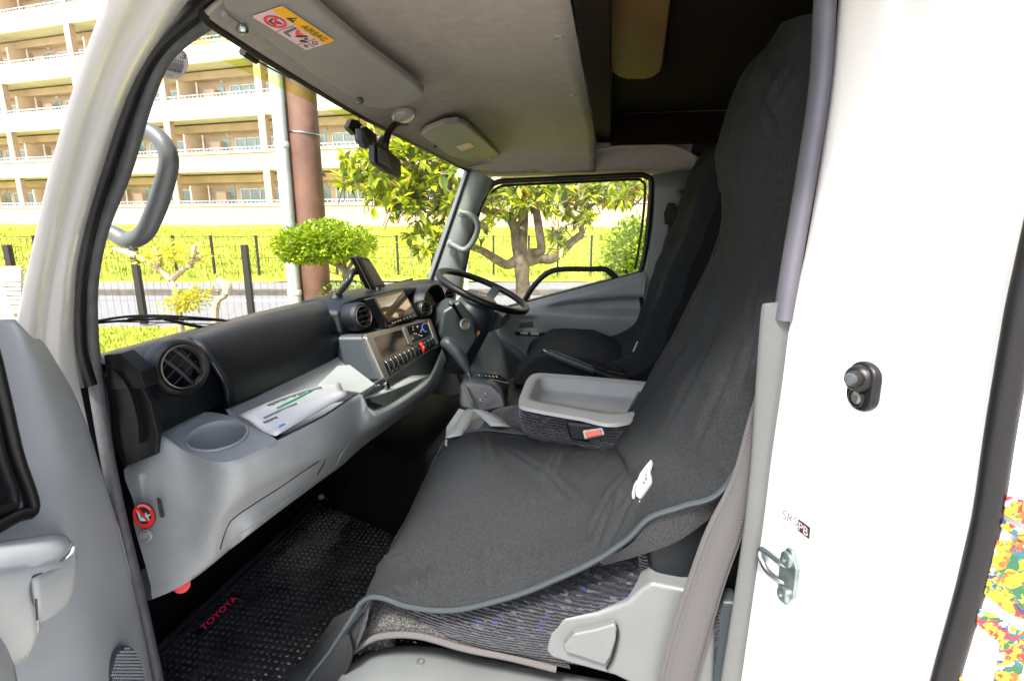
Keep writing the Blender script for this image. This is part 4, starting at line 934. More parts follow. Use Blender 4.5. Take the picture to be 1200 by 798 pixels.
# ---- grab handles
def grab(name, pts, x, r, m, label, ends):
    g = thing(name, label, 'grab handle', at(*pts[0], x=x), group='grab handles on the windscreen pillars')
    tube('handle_bar', ats(pts, x=x), r, m, g, n=14, res=6)
    for e in ends: lathe('mounting_foot', [(r[0] * 1.5, -.004), (r[0] * 1.5, .006), (r[0] * 1.1, .010)], at(*e, x=x + .02 if x > 0 else x - .004), (-1, -.3, 0) if x > 0 else (.2, -1, .0), m, g, n=16)
    return g
grab('grab_handle', [(154, 157), (170, 152), (190, 166), (198, 188), (192, 218), (181, 250), (168, 274), (150, 282), (134, 274), (120, 268)], -.80, [.012, .0125, .0135, .0145, .015, .015, .0148, .014, .013, .0125], M['handle'], 'large grey grab handle on the near front pillar', [])
grab('grab_handle', [(540, 249), (550, 251), (558, 258), (560, 268), (556, 280), (550, 289), (543, 293), (534, 289), (527, 285)], .80, [.0125, .013, .0135, .0135, .0135, .0135, .0135, .013, .013], M['pillar'], 'small grey grab handle on the far front pillar by the steering wheel', [(541, 250), (528, 286)])

# ================================================================ OVERHEAD FITTINGS
def visor(name, label, outline, z0, th, bev_):
    t = thing(name, label, 'sun visor', atv(*outline[0]))
    slab('visor_board', [atv(a, b) for a, b in outline], (0, 0, th * 1.5), M['visor'], t, bev=bev_, seg=3)
    return t
vs = visor('interior_sun_visor', 'long grey sun visor above the near seat with an airbag warning label', [(255, -20), (262, 12), (300, 40), (360, 84), (430, 126), (452, 129), (478, 124), (494, 117), (497, 109), (480, 95), (430, 60), (375, 14), (330, -30)], 1.232, .012, .006)
aq = [atv(331, 7, -.0015), atv(392.5, 47.5, -.0015), atv(359, 59, -.0015), atv(295, 19.5, -.0015)]
lb = decal('airbag_label', aq, rr(.02, .04), M['label'], vs, off=.0006, label='white and amber airbag warning label')
decal('amber_strip', aq, [(.02, 0), (.98, 0), (1, .04), (1, .36), (0, .36), (0, .04)], M['yellow'], lb, off=.0012)
text('label_word', uvp(aq, [(.45, .08), (.90, .08), (.90, .29), (.45, .29)]), 'AIRBAG', M['ink'], lb, off=.0018)
decal('warning_triangle', aq, [(.21, .30), (.27, .06), (.33, .30)], M['ink'], lb, off=.0018)
decal('warning_triangle', aq, [(.262, .12), (.278, .12), (.274, .22), (.266, .22)], M['yellow'], lb, off=.0022)
decal('ban_ring', aq, ringpoly(.21, .66, .115, .19, .15, .25, 0, 359.9, 28), M['dkred'], lb, off=.0018)
decal('ban_bar', aq, [(.115, .50), (.145, .47), (.305, .82), (.275, .85)], M['dkred'], lb, off=.0020)
decal('ban_figure', aq, [(.13, .62), (.15, .60), (.18, .74), (.24, .76), (.24, .80), (.16, .80)], M['greydk'], lb, off=.0016)
decal('ban_figure', aq, [(.22, .60), (.29, .58), (.30, .62), (.24, .68)], M['greydk'], lb, off=.0016)
for x0, x1 in ((.39, .395), (.80, .805)): decal('label_rule', aq, [(x0, .38), (x1, .38), (x1, .98), (x0, .98)], M['greyink'], lb, off=.0016)
decal('label_rule', aq, [(.80, .68), (.98, .68), (.98, .70), (.80, .70)], M['greyink'], lb, off=.0016)
decal('seat_drawing', aq, [(.43, .42), (.47, .42), (.49, .78), (.58, .82), (.58, .88), (.45, .86)], M['greyink'], lb, off=.0016)
decal('red_arrow', aq, [(.50, .44), (.53, .42), (.55, .52), (.62, .48), (.62, .60), (.56, .64), (.52, .56)], M['redp'], lb, off=.0018)
decal('black_figure', aq, [(.60, .66), (.68, .44), (.70, .46), (.66, .66), (.61, .74)], M['ink'], lb, off=.0018)
decal('black_figure', aq, circ(.735, .58, .028, .06, 12), M['greyink'], lb, off=.0018)
decal('black_figure', aq, [(.72, .74), (.79, .64), (.80, .72), (.74, .82)], M['ink'], lb, off=.0018)
decal('book_drawing', aq, ringpoly(.885, .52, .05, .07, .06, .10, 0, 359.9, 4), M['ink'], lb, off=.0018)
decal('page_drawing', aq, [(.85, .80), (.92, .78), (.93, .88), (.86, .90)], M['greyink'], lb, off=.0018)
for a, b in ((421, 116), (283, 30)):
    lathe('visor_pivot', [(.007, .0), (.008, -.006), (.006, -.010), (.0001, -.011)], atv(a, b, -.002), (0, .2, 1), M['greydk'] if a > 300 else M['chrome'], vs, n=16)
tube('visor_rod', [atv(262, 17), atv(272, 24), atv(284, 32)], .004, M['visor'], vs, n=8)
vs2 = visor('interior_sun_visor', 'short grey sun visor above the steering wheel with two small labels', [(493, 159), (499, 154), (520, 146), (537, 144), (546, 147), (590, 186), (592, 193), (580, 203), (562, 206), (548, 198), (520, 178)], 1.215, .012, .006)
q = [atv(534, 172, -.0015), atv(550, 167, -.0015), atv(556, 172, -.0015), atv(541, 177, -.0015)]
decal('small_label', q, rr(.03, .05), M['label'], vs2, off=.0008); decal('small_label_amber', q, [(.75, 0), (1, 0), (1, .5), (.75, .5)], M['yellow'], vs2, off=.0014)
q = [atv(562, 192, -.0015), atv(574, 186, -.0015), atv(590, 198, -.0015), atv(577, 202, -.0015)]
decal('lower_label', q, rr(.03, .05), M['label'], vs2, off=.0008); decal('lower_label_amber', q, [(.05, .0), (.95, 0), (.95, .25), (.05, .25)], M['yellow'], vs2, off=.0014)
lathe('visor_pivot', [(.006, .0), (.007, -.006), (.0001, -.008)], atv(510, 171, -.002), (0, 0, 1), M['greydk'], vs2, n=16)
q = [atv(539, 178, -.0015), atv(547, 175, -.0015), atv(549, 177, -.0015), atv(541, 180, -.0015)]
# rear view mirror with lamp housing
mr = thing('rear_view_mirror', 'black rear view mirror on a curved arm under a clear lamp housing', 'mirror', at(470, 140, z=1.19))
mc = at(471, 137, y=.575)
lathe('lamp_housing', [(.0001, -.020), (.020, -.019), (.033, -.013), (.038, -.004), (.036, .006)], at(472, 134, y=.548), (0, .25, 1), M['lens'], mr, n=24, sx=1.15, sy=.85)
tube('mirror_arm', ats([(474, 145), (463, 147), (456, 155), (452, 166), (452, 177)], y=.565), [.010, .009, .009, .0095, .008], M['rubber'], mr, n=12)
mq = ats([(439, 168), (444, 166), (459, 178), (470, 188), (471, 207), (468, 209), (455, 202), (441, 192), (439, 186)], y=.555)
slab('mirror_shell', mq, (.012, .022, .0), M['rubber'], mr, bev=.005, seg=3)
q = ats([(444, 172), (453, 178), (460, 199), (445, 190)], y=.548)
slab('mirror_back_rib', q, (.004, .008, 0), M['greydk'], mr, bev=.003)
# dash camera
dc = thing('dash_camera', 'small black dash camera hanging on the windscreen beside the mirror', 'dash camera', at(432, 160, y=.63))
slab('camera_body', ats([(423, 151), (430, 148), (442, 158), (442, 172), (436, 174), (425, 165)], y=.60), (.02, .03, 0), M['black'], dc, bev=.003)
slab('camera_lens_barrel', ats([(423, 151), (427, 153), (436, 174), (428, 174), (424, 164)], y=.595), (-.012, .01, 0), M['sealg'], dc, bev=.003)
slab('camera_mount', ats([(444, 164), (449, 158), (450, 172), (445, 171)], y=.60), (.006, .01, 0), M['pillar'], dc, bev=.001)
ds = thing('rain_sensor', 'black square sensor stuck on the glass, a cable running up from it', 'sensor', at(415, 148, y=.63))
slab('sensor_box', ats([(408, 149), (412, 139), (420, 141), (424, 146), (421, 157), (417, 158)], y=.61), (.015, .02, 0), M['black'], ds, bev=.003)
tube('sensor_cable', ats([(420, 134), (421, 143), (426, 150), (428, 156)], y=.615), .0016, M['rubber'], ds, n=6)
ant = thing('film_antenna', 'thin black antenna strip along the top of the windscreen', 'antenna', at(290, 65, y=.62))
tube('antenna_block', ats([(284, 61), (300, 71)], y=.60), .0065, M['black'], ant, n=8, res=1)
tube('antenna_line', ats([(300, 71), (320, 82), (340, 92)], y=.605), .0016, M['black'], ant, n=6, res=2)

# ================================================================ GPS UNIT ON THE DASH
gp = thing('navigation_unit', 'portable navigation screen on a black swan neck arm standing on the dashboard', 'navigation screen', at(430, 345, y=.80))
gq = [at(418, 300, y=.77), at(433, 303, y=.77), at(453, 336, y=.75), at(438, 340, y=.75)]
sl_ = slab('unit_case', uvp(gq, rr(.08, .05), 0), V((-.012, .022, .002)), M['black'], gp, bev=.003)
decal('unit_screen', gq, [(.22, .08), (.95, .10), (.94, .92), (.20, .88)], M['screen'] if 0 else M['greydk'], sl_, off=.001)
tube('unit_edge_trim', [bil(gq, 0, 0) + V((-.007, .004, 0)), bil(gq, 0, 1) + V((-.007, .004, 0))], .002, M['silver'], gp, n=6, res=1)
tube('neck_arm', ats([(395, 347), (402, 338), (409, 330), (412, 322), (416, 318), (424, 319)], y=.79), [.009, .009, .0085, .010, .012, .010], M['rubber'], gp, n=12)
lathe('suction_base', [(.0001, .02), (.012, .018), (.02, .004), (.024, -.004)], at(394, 349, y=.80), (0, -.1, 1), M['black'], gp, n=20)
lathe('unit_foot', [(.018, -.012), (.02, 0), (.012, .008), (.008, .02)], at(443, 343, y=.745), (0, 0, 1), M['black'], gp, n=16)

# ================================================================ PAPERS IN THE TROUGH
pq = [at(280, 488, z=.572), at(398, 451, z=.580), at(407, 464, z=.562), at(323, 511, z=.552)]
def ppt(u, v_, off=0):
    p = bil(pq, u, v_); p = p.copy(); p.z += off + .008 * math.sin(3.1 * u) * (1 - v_) + .004 * math.sin(7 * v_ + 2 * u)
    return p
v, f = gridvf([[ppt(u / 12, t / 6) for u in range(13)] for t in range(7)])
pap = mk('leaflet', v, f, M['paper'], None, solid=.006, label='white printed brochure with a green stripe lying in the dashboard trough', category='brochure')
def pstrip(name, pts, w_, m):
    a = [ppt(u, t, .0042) for u, t in pts]; b = [ppt(u, t + w_, .0042) for u, t in pts]
    v, f = gridvf([a, b]); mk(name, v, f, m, pap, solid=.0004)
pstrip('green_stripe', [(.26 + .06 * k, .30 - .022 * k + .02 * math.sin(k * .5)) for k in range(8)], .045, M['green'])
random.seed(11)
for k in range(30):
    u = .22 + .019 * k
    pstrip('printed_letter', [(u, .12 - .004 * k / 3), (u + .013, .12 - .004 * k / 3)], .05 + .05 * random.random(), M['ink'] if k % 3 else M['greyink'])
for k in range(20):
    u = .10 + .018 * k; pstrip('printed_letter', [(u, .40 - .002 * k), (u + .012, .40 - .002 * k)], .035 + .02 * random.random(), M['greyink'] if k < 16 else M['ink'])
for k in range(9):
    u = .06 + .016 * k; pstrip('printed_letter', [(u, .50), (u + .011, .50)], .04 + .02 * random.random(), M['ink'])
pstrip('blue_print', [(.10, .84), (.13, .83), (.16, .84)], .06, M['blue'])
0 and pstrip('curled_edge', [(.06, .74), (.12, .70), (.17, .74), (.22, .84)], .03, M['taupe'])

# ================================================================ SEATS
# near (passenger) seat under its loose cover
ps = thing('passenger_seat', 'near passenger seat of navy flecked cloth mostly hidden under a loose cover', 'seat', (-.58, .1, 0))
cs = [[(-.755, .38, .20), (-.76, .34, .25), (-.73, .32, .29), (-.6, .32, .32), (-.44, .32, .33), (-.42, .32, .26)],
      [(-.79, .20, .20), (-.795, .20, .25), (-.755, .20, .31), (-.6, .2, .35), (-.42, .2, .375), (-.405, .2, .3)],
      [(-.79, .0, .19), (-.80, .0, .30), (-.76, .0, .35), (-.6, .0, .375), (-.42, .0, .385), (-.405, .0, .3)],
      [(-.785, -.2, .19), (-.79, -.2, .30), (-.76, -.2, .39), (-.6, -.2, .40), (-.42, -.2, .40), (-.405, -.2, .3)]]
fr0 = [(-.73, .375, .17), (-.74, .36, .20), (-.72, .345, .23), (-.6, .345, .25), (-.44, .345, .27), (-.42, .345, .22)]
v, f = gridvf(surf([fr0] + cs, 4, 5)); mk('seat_cushion', v, f, M['navy'], ps, solid=.004)
bk = [[(-.77, -.18, .33), (-.76, -.15, .36), (-.6, -.16, .40), (-.44, -.15, .38), (-.42, -.2, .35)],
      [(-.77, -.23, .46), (-.76, -.19, .5), (-.6, -.18, .52), (-.44, -.18, .5), (-.42, -.25, .45)],
      [(-.76, -.30, .70), (-.74, -.26, .72), (-.6, -.24, .72), (-.44, -.25, .72), (-.42, -.3, .7)],
      [(-.74, -.34, 1.0), (-.72, -.30, 1.0), (-.6, -.29, 1.0), (-.46, -.29, 1.0), (-.44, -.34, 1.0)],
      [(-.70, -.38, 1.20), (-.68, -.35, 1.20), (-.6, -.34, 1.22), (-.5, -.35, 1.20), (-.48, -.38, 1.2)]]
v, f = gridvf(surf(bk, 4, 4)); mk('backrest', v, f, M['navy'], ps, solid=.004)
bol = ats([(764, 622), (790, 600), (832, 580), (870, 572), (880, 640), (850, 692), (800, 690), (765, 684), (757, 655)], x=-.775)
slab('side_bolster', bol, (.12, 0, 0), M['dash'], ps, bev=.018, seg=4, label='black vinyl side bolster of the near seat')
slab('bolster_fabric', ats([(745, 640), (756, 625), (765, 650), (768, 688), (752, 680)], x=-.762), (.06, 0, 0), M['navy'], ps, bev=.012, seg=3)
# light grey hinge cover low on the seat side
hc = [(640, 764), (645, 742), (660, 725), (700, 718), (735, 706), (752, 690), (764, 683), (800, 690), (840, 690), (836, 830), (800, 830), (720, 792), (665, 777), (646, 771)]
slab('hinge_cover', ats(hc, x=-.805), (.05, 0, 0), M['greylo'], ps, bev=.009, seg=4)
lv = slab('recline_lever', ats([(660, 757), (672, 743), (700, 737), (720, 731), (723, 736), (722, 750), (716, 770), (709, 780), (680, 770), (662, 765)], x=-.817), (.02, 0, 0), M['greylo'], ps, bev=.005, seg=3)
tube('lever_gap', ats([(722, 732), (724, 745), (718, 770), (711, 783)], x=-.812), .0025, M['black'], ps, n=6)
# carpet strip, binding and grey sill plate
cp = thing('seat_carpet', 'speckled grey carpet strip with a pinkish bound edge under the near seat', 'carpet', (-.75, .2, .15))
c0 = [(404, 745), (420, 706), (440, 702), (480, 715), (530, 735), (580, 742), (650, 744)]
r0 = ats([(440, 690), (460, 694), (500, 704), (550, 722), (620, 738), (660, 738)], x=-.74)
r1 = ats([(430, 745), (455, 740), (490, 742), (545, 757), (600, 768), (668, 783)], x=-.785)
r00 = [p + V((.05, .0, .04)) for p in r0]
v, f = gridvf(surf([r00, r0, [a.lerp(b, .5) + V((-.006, 0, .006)) for a, b in zip(r0, r1)], r1], 3, 4)); mk('carpet_pile', v, f, M['carpet'], cp, solid=.004)
tube('bound_edge', [p + V((-.002, 0, -.001)) for p in ats([(400, 775), (418, 758), (445, 744), (490, 743), (545, 758), (600, 769), (652, 782)], x=-.788)], .0048, M['binding'], cp, n=8, flat=(1.3, 1))
sp2 = thing('sill_plate', 'light grey moulded sill plate with raised anti slip pads', 'sill plate', (-.80, .2, .1))
s0 = ats([(385, 815), (405, 785), (430, 766), (470, 757), (520, 760), (560, 770), (620, 781), (680, 792), (760, 806)], z=.115)
s1 = [p + V((-.10, 0, -.004)) for p in s0]; s2 = [p + V((-.15, 0, -.05)) for p in s0]; sb = [p + V((.012, .0, -.03)) for p in s0]
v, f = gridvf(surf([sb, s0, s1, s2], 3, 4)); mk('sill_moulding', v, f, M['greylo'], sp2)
lathe('sill_screw', [(.0085, .0), (.008, .003), (.005, .0035), (.0045, .001), (.0001, .001)], at(493, 776, z=.116), (0, 0, 1), M['silver'], sp2, n=16)
for i in range(4):
    for j in range(6):
        px = 530 + 34 * j + i * -6; py = 771 + i * 12 + j * 6.2
        if px < 525: continue
        c = at(px + 12, py + 2, z=.1150)
        box('anti_slip_pad', c, (.009, .026, .002), M['greylo'], sp2, bev=.0018, seg=2)

# ---- loose charcoal seat cover (one draped cloth)
sv = thing('seat_cover', 'loose charcoal cloth cover draped over the near passenger seat', 'seat cover', (-.58, .1, .3))
near = ats([(404, 735), (432, 702), (475, 712), (530, 716), (600, 700), (655, 678), (700, 655), (735, 632), (762, 605), (800, 590), (845, 572)], x=-.812)
near += ats([(885, 500), (925, 380), (948, 330), (957, 260), (960, 200), (968, 100), (975, 10)], x=-.80)
far = ats([(470, 655), (490, 590), (512, 540), (528, 514), (562, 506), (600, 509), (640, 512), (680, 515), (708, 512), (726, 499), (746, 468)], x=-.385)
far += ats([(770, 427), (806, 366), (840, 298), (853, 240), (844, 166), (876, 92), (934, 38)], x=-.385)
NRW = len(near)
lift = [.0, .02, .045, .05, .045, .04, .04, .045, .05, .05, .05, .05, .045, .04, .03, .02, .0]
drp = [(.25, .55, .85), (.28, .60, .88), (.35, .7, .93), (.40, .72, .92), (.36, .68, .90)]
rws = []
for i in range(NRW):
    a, b = near[i], far[i]; r_ = [a]
    for t in (.12, .28, .5, .72, .9):
        p = a.lerp(b, t)
        if i < 9:      # over the cushion: the cloth rises quickly from the hem, then lies flat
            up = (1 - (1 - t) ** 2.2) - t
            p.z += (b.z - a.z) * up * 1.0 + lift[min(i, 8)] * .35 * math.sin(math.pi * t)
            p.x += -.0 * up
            if i < 3: p.y += .012 * math.sin(math.pi * t)
        else:
            bul = math.sin(math.pi * t) * (.045 if i > 10 else .035)
            p.y += bul
        r_.append(p)
    r_.append(b); far_b = b + V((.02, -.03 if i > 8 else 0, -.04 if i <= 8 else 0)); r_.append(far_b)
    rws.append(r_)
G = surf(rws, 12, 14)
# folds
def cz(x, y): return (420 + x * 440 / 1200, 490 + y * 290 / 791)
def bz(x, y): return (700 + x * 260 / 391, 30 + y * 530 / 798)
creases = [(cz(470, 95), cz(610, 185), .006, .010), (cz(610, 185), cz(705, 275), .006, .010), (cz(690, 75), (cz(615, 190)), .009, .012), (cz(640, 120), cz(612, 195), .006, .010),
  (cz(412, 390), cz(440, 470), .007, .010), (cz(436, 450), cz(438, 540), .006, .010), (cz(130, 435), cz(50, 545), .009, .014), (cz(210, 480), cz(215, 560), .008, .014), (cz(60, 570), cz(130, 560), .010, .014),
  (cz(835, 210), cz(745, 350), .007, .012), (cz(860, 170), cz(760, 390), .007, .012), (cz(800, 400), cz(900, 190), .006, .012), (cz(590, 215), cz(580, 265), .004, .010), (cz(395, 60), cz(415, 150), .006, .014), (cz(620, 60), cz(590, 90), .005, .010),
  (cz(700, 130), cz(830, 60), .007, .014), (cz(760, 100), cz(850, 10), .010, .016), (cz(700, 200), cz(800, 120), .004, .014), (cz(560, 120), cz(700, 100), .004, .012),
  (bz(325, 30), bz(300, 110), .009, .014), (bz(300, 110), bz(318, 190), .008, .012), (bz(318, 130), bz(345, 70), .008, .012), (bz(235, 340), bz(330, 320), .010, .018), (bz(230, 345), bz(150, 520), .006, .018), (bz(240, 380), bz(190, 560), .005, .016),
  (bz(110, 640), bz(160, 560), .007, .014), (bz(130, 700), bz(200, 560), .007, .016), (bz(170, 740), bz(240, 600), .006, .016), (bz(215, 180), bz(225, 320), .007, .016), (bz(290, 350), bz(270, 520), .005, .016), (bz(60, 700), bz(110, 640), .008, .014), (bz(250, 640), bz(275, 560), .006, .014)]
def proj(p):
    d = p - CAM; z = d.dot(FW); return V((600 + FPX * d.dot(RT) / z, 399 - FPX * d.dot(UP) / z))
CR = []
for a, b, amp, wid in creases:
    A3 = min((p for r in G for p in r), key=lambda p: (proj(p) - V(a)).length); B3 = min((p for r in G for p in r), key=lambda p: (proj(p) - V(b)).length)
    CR.append((A3.copy(), B3.copy(), amp, wid))
R_, C_ = len(G), len(G[0]); NG = []
for i in range(R_):
    row = []
    for j in range(C_):
        p = G[i][j]
        du = G[min(i + 1, R_ - 1)][j] - G[max(i - 1, 0)][j]; dv = G[i][min(j + 1, C_ - 1)] - G[i][max(j - 1, 0)]
        n = du.cross(dv); n = n.normalized() if n.length > 1e-9 else V((0, 0, 1))
        if n.dot(CAM - p) < 0: n = -n
        q_ = V((p.x * 9, p.y * 4, p.z * 4)); h = .010 * noise.noise(q_ + V((3, 1, 7))) + .0030 * noise.noise(V((p.x * 18, p.y * 12, p.z * 8)))
        h += .006 * noise.noise(V((p.x * 5, (p.y + p.z) * 6, 2))) * (1 if i < R_ * .6 else .6)
        for A3, B3, amp, wid in CR:
            ab = B3 - A3; t = max(-.15, min(1.15, (p - A3).dot(ab) / ab.length_squared)); d_ = (p - (A3 + ab * t)).length
            fade = max(0.0, math.sin(math.pi * (t + .15) / 1.3)) ** 1.3 * (.75 + .5 * noise.noise(p * 18))
            h += 2.1 * fade * amp * (.85 * math.exp(-(d_ / (wid * 1.7)) ** 2) - 1.25 * math.exp(-(d_ / (wid * .40)) ** 2))
        row.append(p + n * h)
    NG.append(row)
v, f = gridvf(NG); mk('cover_cloth', v, f, M['cover'], sv, sharp=0)
hem_n = [r[0] for r in NG][:int(R_ * .66)]
tube('hem_binding', hem_n, .0048, M['hem'], sv, n=8, res=1, flat=(1, 1.4))
hem_f = [r[-15] for r in NG][int(R_ * .10):int(R_ * .60)]
tube('hem_binding', [p + V((0, 0, .004)) for p in hem_f], .0042, M['hem'], sv, n=8, res=1, flat=(1, 1.2))
# turned under side of the hem near the belt
u0 = ats([(700, 657), (735, 640), (762, 612), (800, 594), (846, 574)], x=-.81); u1 = ats([(708, 662), (745, 652), (790, 636), (826, 612), (850, 590)], x=-.795)
v, f = gridvf(surf([u0, u1], 1, 4)); mk('cover_underside', v, f, M['under'], sv)
# front flap hanging to the floor with its grey lining
f0 = ats([(434, 702), (418, 722), (402, 740), (385, 765), (365, 790), (350, 815)], x=-.80)
f1 = ats([(438, 706), (428, 730), (418, 755), (408, 780), (400, 800), (395, 825)], x=-.80)
v, f = gridvf(surf([[p + V((.03, .05, 0)) for p in ats([(410, 740), (398, 758), (385, 776), (372, 790), (352, 805), (335, 830)], x=-.76)], f0, f1], 2, 4)); mk('front_flap', v, f, M['cover'], sv)
v, f = gridvf(surf([ats([(405, 742), (409, 760), (408, 780), (396, 800)], x=-.795), ats([(434, 706), (428, 735), (415, 765), (402, 795)], x=-.805)], 2, 4)); mk('flap_lining', v, f, M['under'], sv)
tube('flap_binding', f0, .004, M['hem'], sv, n=8, res=5)
tube('flap_binding', ats([(408, 742), (412, 765), (404, 790), (396, 820)], x=-.81), .0035, M['rubber'], sv, n=8, res=5)
# printed emblem on the cover
def oncover(px, py, off=.0015):
    best = None; P2 = V((px, py))
    p = min((p for r in NG for p in r), key=lambda p: (proj(p) - P2).length)
    return p
E0 = oncover(755, 570); En = None
ii, jj = min(((i, j) for i in range(1, R_ - 1) for j in range(1, C_ - 1)), key=lambda ij: (proj(NG[ij[0]][ij[1]]) - V((755, 570))).length)
En = (NG[ii + 1][jj] - NG[ii - 1][jj]).cross(NG[ii][jj + 1] - NG[ii][jj - 1]).normalized(); En = En if En.dot(CAM - E0) > 0 else -En
def emb(P, m, name, up=.006):
    out = []
    for a, b in P:
        d = at(a, b, d=1) - CAM; out.append(CAM + d * (((E0 - CAM).dot(En)) / d.dot(En)) + En * up)
    slab(name, out, En * -.004, m, sv)
def ez(x, y): return (720 + x * 70 / 621, 520 + y * 90 / 798)
emb([ez(*p) for p in ((400, 180), (408, 215), (385, 300), (398, 360), (402, 415), (345, 500), (285, 585), (250, 555), (243, 500), (255, 410), (290, 320), (345, 245))], M['emblem'], 'emblem_print')
emb([ez(*p) for p in ((255, 390), (262, 405), (232, 470), (225, 530), (240, 590), (232, 615), (207, 570), (205, 520), (225, 440))], M['emblem'], 'emblem_print')
emb([ez(*p) for p in ((290, 600), (280, 640), (240, 688), (205, 690), (215, 655), (250, 632))], M['emblem'], 'emblem_print')
for p in (((352, 360), (368, 375), (358, 395), (345, 385)), ((330, 405), (345, 412), (340, 432), (326, 428)), ((345, 330), (362, 338), (350, 348))): emb([ez(*a) for a in p], M['greyink'], 'emblem_mark', .0085)

# ---- seat belt of the near seat
sbt = thing('seat_belt', 'wide grey seat belt strap running down beside the near seat', 'seat belt', (-.82, -.15, .2))
L_ = [at(a, b, x=x_) for a, b, x_ in ((905, 400, -.80), (893, 440, -.805), (878, 490, -.812), (858, 560, -.82), (828, 620, -.825), (806, 680, -.825), (786, 740, -.825), (772, 798, -.825), (768, 840, -.825))]
R__ = [at(a, b, x=x_) for a, b, x_ in ((925, 400, -.80), (915, 440, -.805), (905, 490, -.812), (884, 570, -.82), (868, 630, -.825), (850, 680, -.825), (832, 740, -.825), (816, 798, -.825), (808, 840, -.825))]
rib = surf([[L_[i].lerp(R__[i], t) + V((-.0015 * math.sin(math.pi * t), 0, 0)) for t in (0, .25, .5, .75, 1)] for i in range(9)], 5, 2)
v, f = gridvf(rib); mk('strap', v, f, M['belt'], sbt, solid=.0022)
for e in (0, -1): tube('strap_edge', [r[e] for r in rib], .0016, M['belt'], sbt, n=6, res=1)
mb = MB()
for k in range(0, len(rib) - 1):
    for s_ in range(3):
        for t_ in range(7):
            a = rib[k][0].lerp(rib[k][-1], .12 + t_ * .127).lerp(rib[k + 1][0].lerp(rib[k + 1][-1], .12 + t_ * .127), s_ / 3 + (.16 if t_ % 2 else 0))
            dn = (rib[k + 1][0] - rib[k][0]).normalized(); sd_ = V((1, 0, 0)).cross(dn).normalized(); d2 = (dn + sd_ * .6).normalized()
            mb.add(boxvf(a + V((-.0018, 0, 0)), (.0016, .0052, .0022), (V((1, 0, 0)), d2, V((1, 0, 0)).cross(d2))))
mb.build('strap_weave', M['belt'], sbt, kind='stuff')
slab('retractor_cover', ats([(846, 705), (866, 706), (856, 798), (850, 840), (812, 840), (830, 760)], x=-.79), (.04, 0, 0), M['greydk'], cab, bev=.006)

# ---- middle seat: folded back with grey tray
ms = thing('middle_seat', 'folded middle seat with a light grey tray on its back and navy flecked cloth', 'seat', (-.22, .05, .35))
tz = .53
to = [(608, 470), (611, 460), (618, 444), (628, 437.5), (650, 438), (700, 442), (755, 447), (790, 451), (770, 480), (722, 496), (680, 489), (640, 482), (612, 476)]
O3 = ats(to, z=tz); ti = [(622, 466), (625, 458), (630, 447), (636, 443.5), (655, 444.5), (700, 448), (750, 453), (775, 457), (758, 478), (722, 483), (690, 479), (650, 472), (628, 469)]
I3 = ats(ti, z=tz); cen = sum(I3, V()) / len(I3)
FL = [p.lerp(cen, .07) + V((0, 0, -.027)) for p in I3]; FL2 = [p.lerp(cen, .22) + V((0, 0, -.030)) for p in I3]
mo = [a.lerp(b, .5) + V((0, 0, .0035)) for a, b in zip(O3, I3)]
oo = [p.lerp(cen, -.005) + V((0, 0, -.008)) for p in O3]
def clx(r_): return spl(r_, 4, True)
rows = [clx(r_) for r_ in (oo, O3, mo, I3, FL, FL2)]
v, f = gridvf(rows, False, True); n0 = len(rows[0]); f.append(tuple(range(5 * n0, 6 * n0))); mk('tray', v, f, M['greylt'], ms, sharp=70)
lathe('tray_screw', [(.004, 0), (.0001, .001)], at(645, 475, z=tz + .003), (0, 0, 1), M['silver'], ms, n=10)
bb = [[p + V((0, 0, -.006)) for p in clx([q_.lerp(cen, .03) for q_ in O3])], [p + V((0, 0, -.035)) for p in clx([q_.lerp(cen, .0) for q_ in O3])], [p + V((0, 0, -.065)) for p in clx([q_.lerp(cen, .05) for q_ in O3])], [p + V((0, 0, -.085)) for p in clx([q_.lerp(cen, .16) for q_ in O3])]]
v, f = gridvf(bb, False, True); mk('folded_backrest', v, f, M['navy'], ms)
slab('backrest_vinyl', ats([(662, 494), (690, 497), (730, 503), (745, 504), (745, 520), (700, 520), (668, 517)], x=-.490), (.06, 0, 0), M['dash'], ms, bev=.008)
cu = [[at(a, b, z=.40) for a, b in row] for row in ([(566, 500), (574, 486), (590, 474), (612, 466)], [(600, 504), (605, 494), (618, 484), (640, 478)], [(700, 520), (700, 508), (700, 500), (710, 490)])]
cuv = [V((-.37, .30, .36)), V((-.36, .34, .385)), V((-.25, .355, .39)), V((-.12, .34, .385)), V((-.10, .3, .36))]
cr = [[V((-.385, .33, .32)), V((-.34, .345, .34)), V((-.25, .35, .345)), V((-.14, .345, .34)), V((-.10, .33, .32))],
      [V((-.385, .30, .385)), V((-.34, .31, .405)), V((-.25, .315, .41)), V((-.14, .31, .405)), V((-.10, .30, .385))],
      [V((-.39, .20, .405)), V((-.34, .20, .425)), V((-.25, .2, .43)), V((-.14, .2, .425)), V((-.09, .2, .40))],
      [V((-.39, -.1, .405)), V((-.34, -.1, .425)), V((-.25, -.1, .43)), V((-.14, -.1, .425)), V((-.09, -.1, .40))]]
v, f = gridvf(surf(cr, 4, 4)); mk('seat_cushion', v, f, M['navy'], ms, solid=.004)
# pale plinth under the middle seat front
pls = thing('seat_plinth', 'light grey plinth below the front of the middle seat', 'plinth', (-.3, .4, .2))
slab('plinth_face', [at(537, 478, z=.40), at(570, 486, z=.40), at(600, 478, z=.42), at(598, 520, z=.36), at(545, 530, z=.39), at(520, 522, z=.42), at(522, 500, z=.41)], (.02, -.03, -.03), M['grey'], pls, bev=.006)
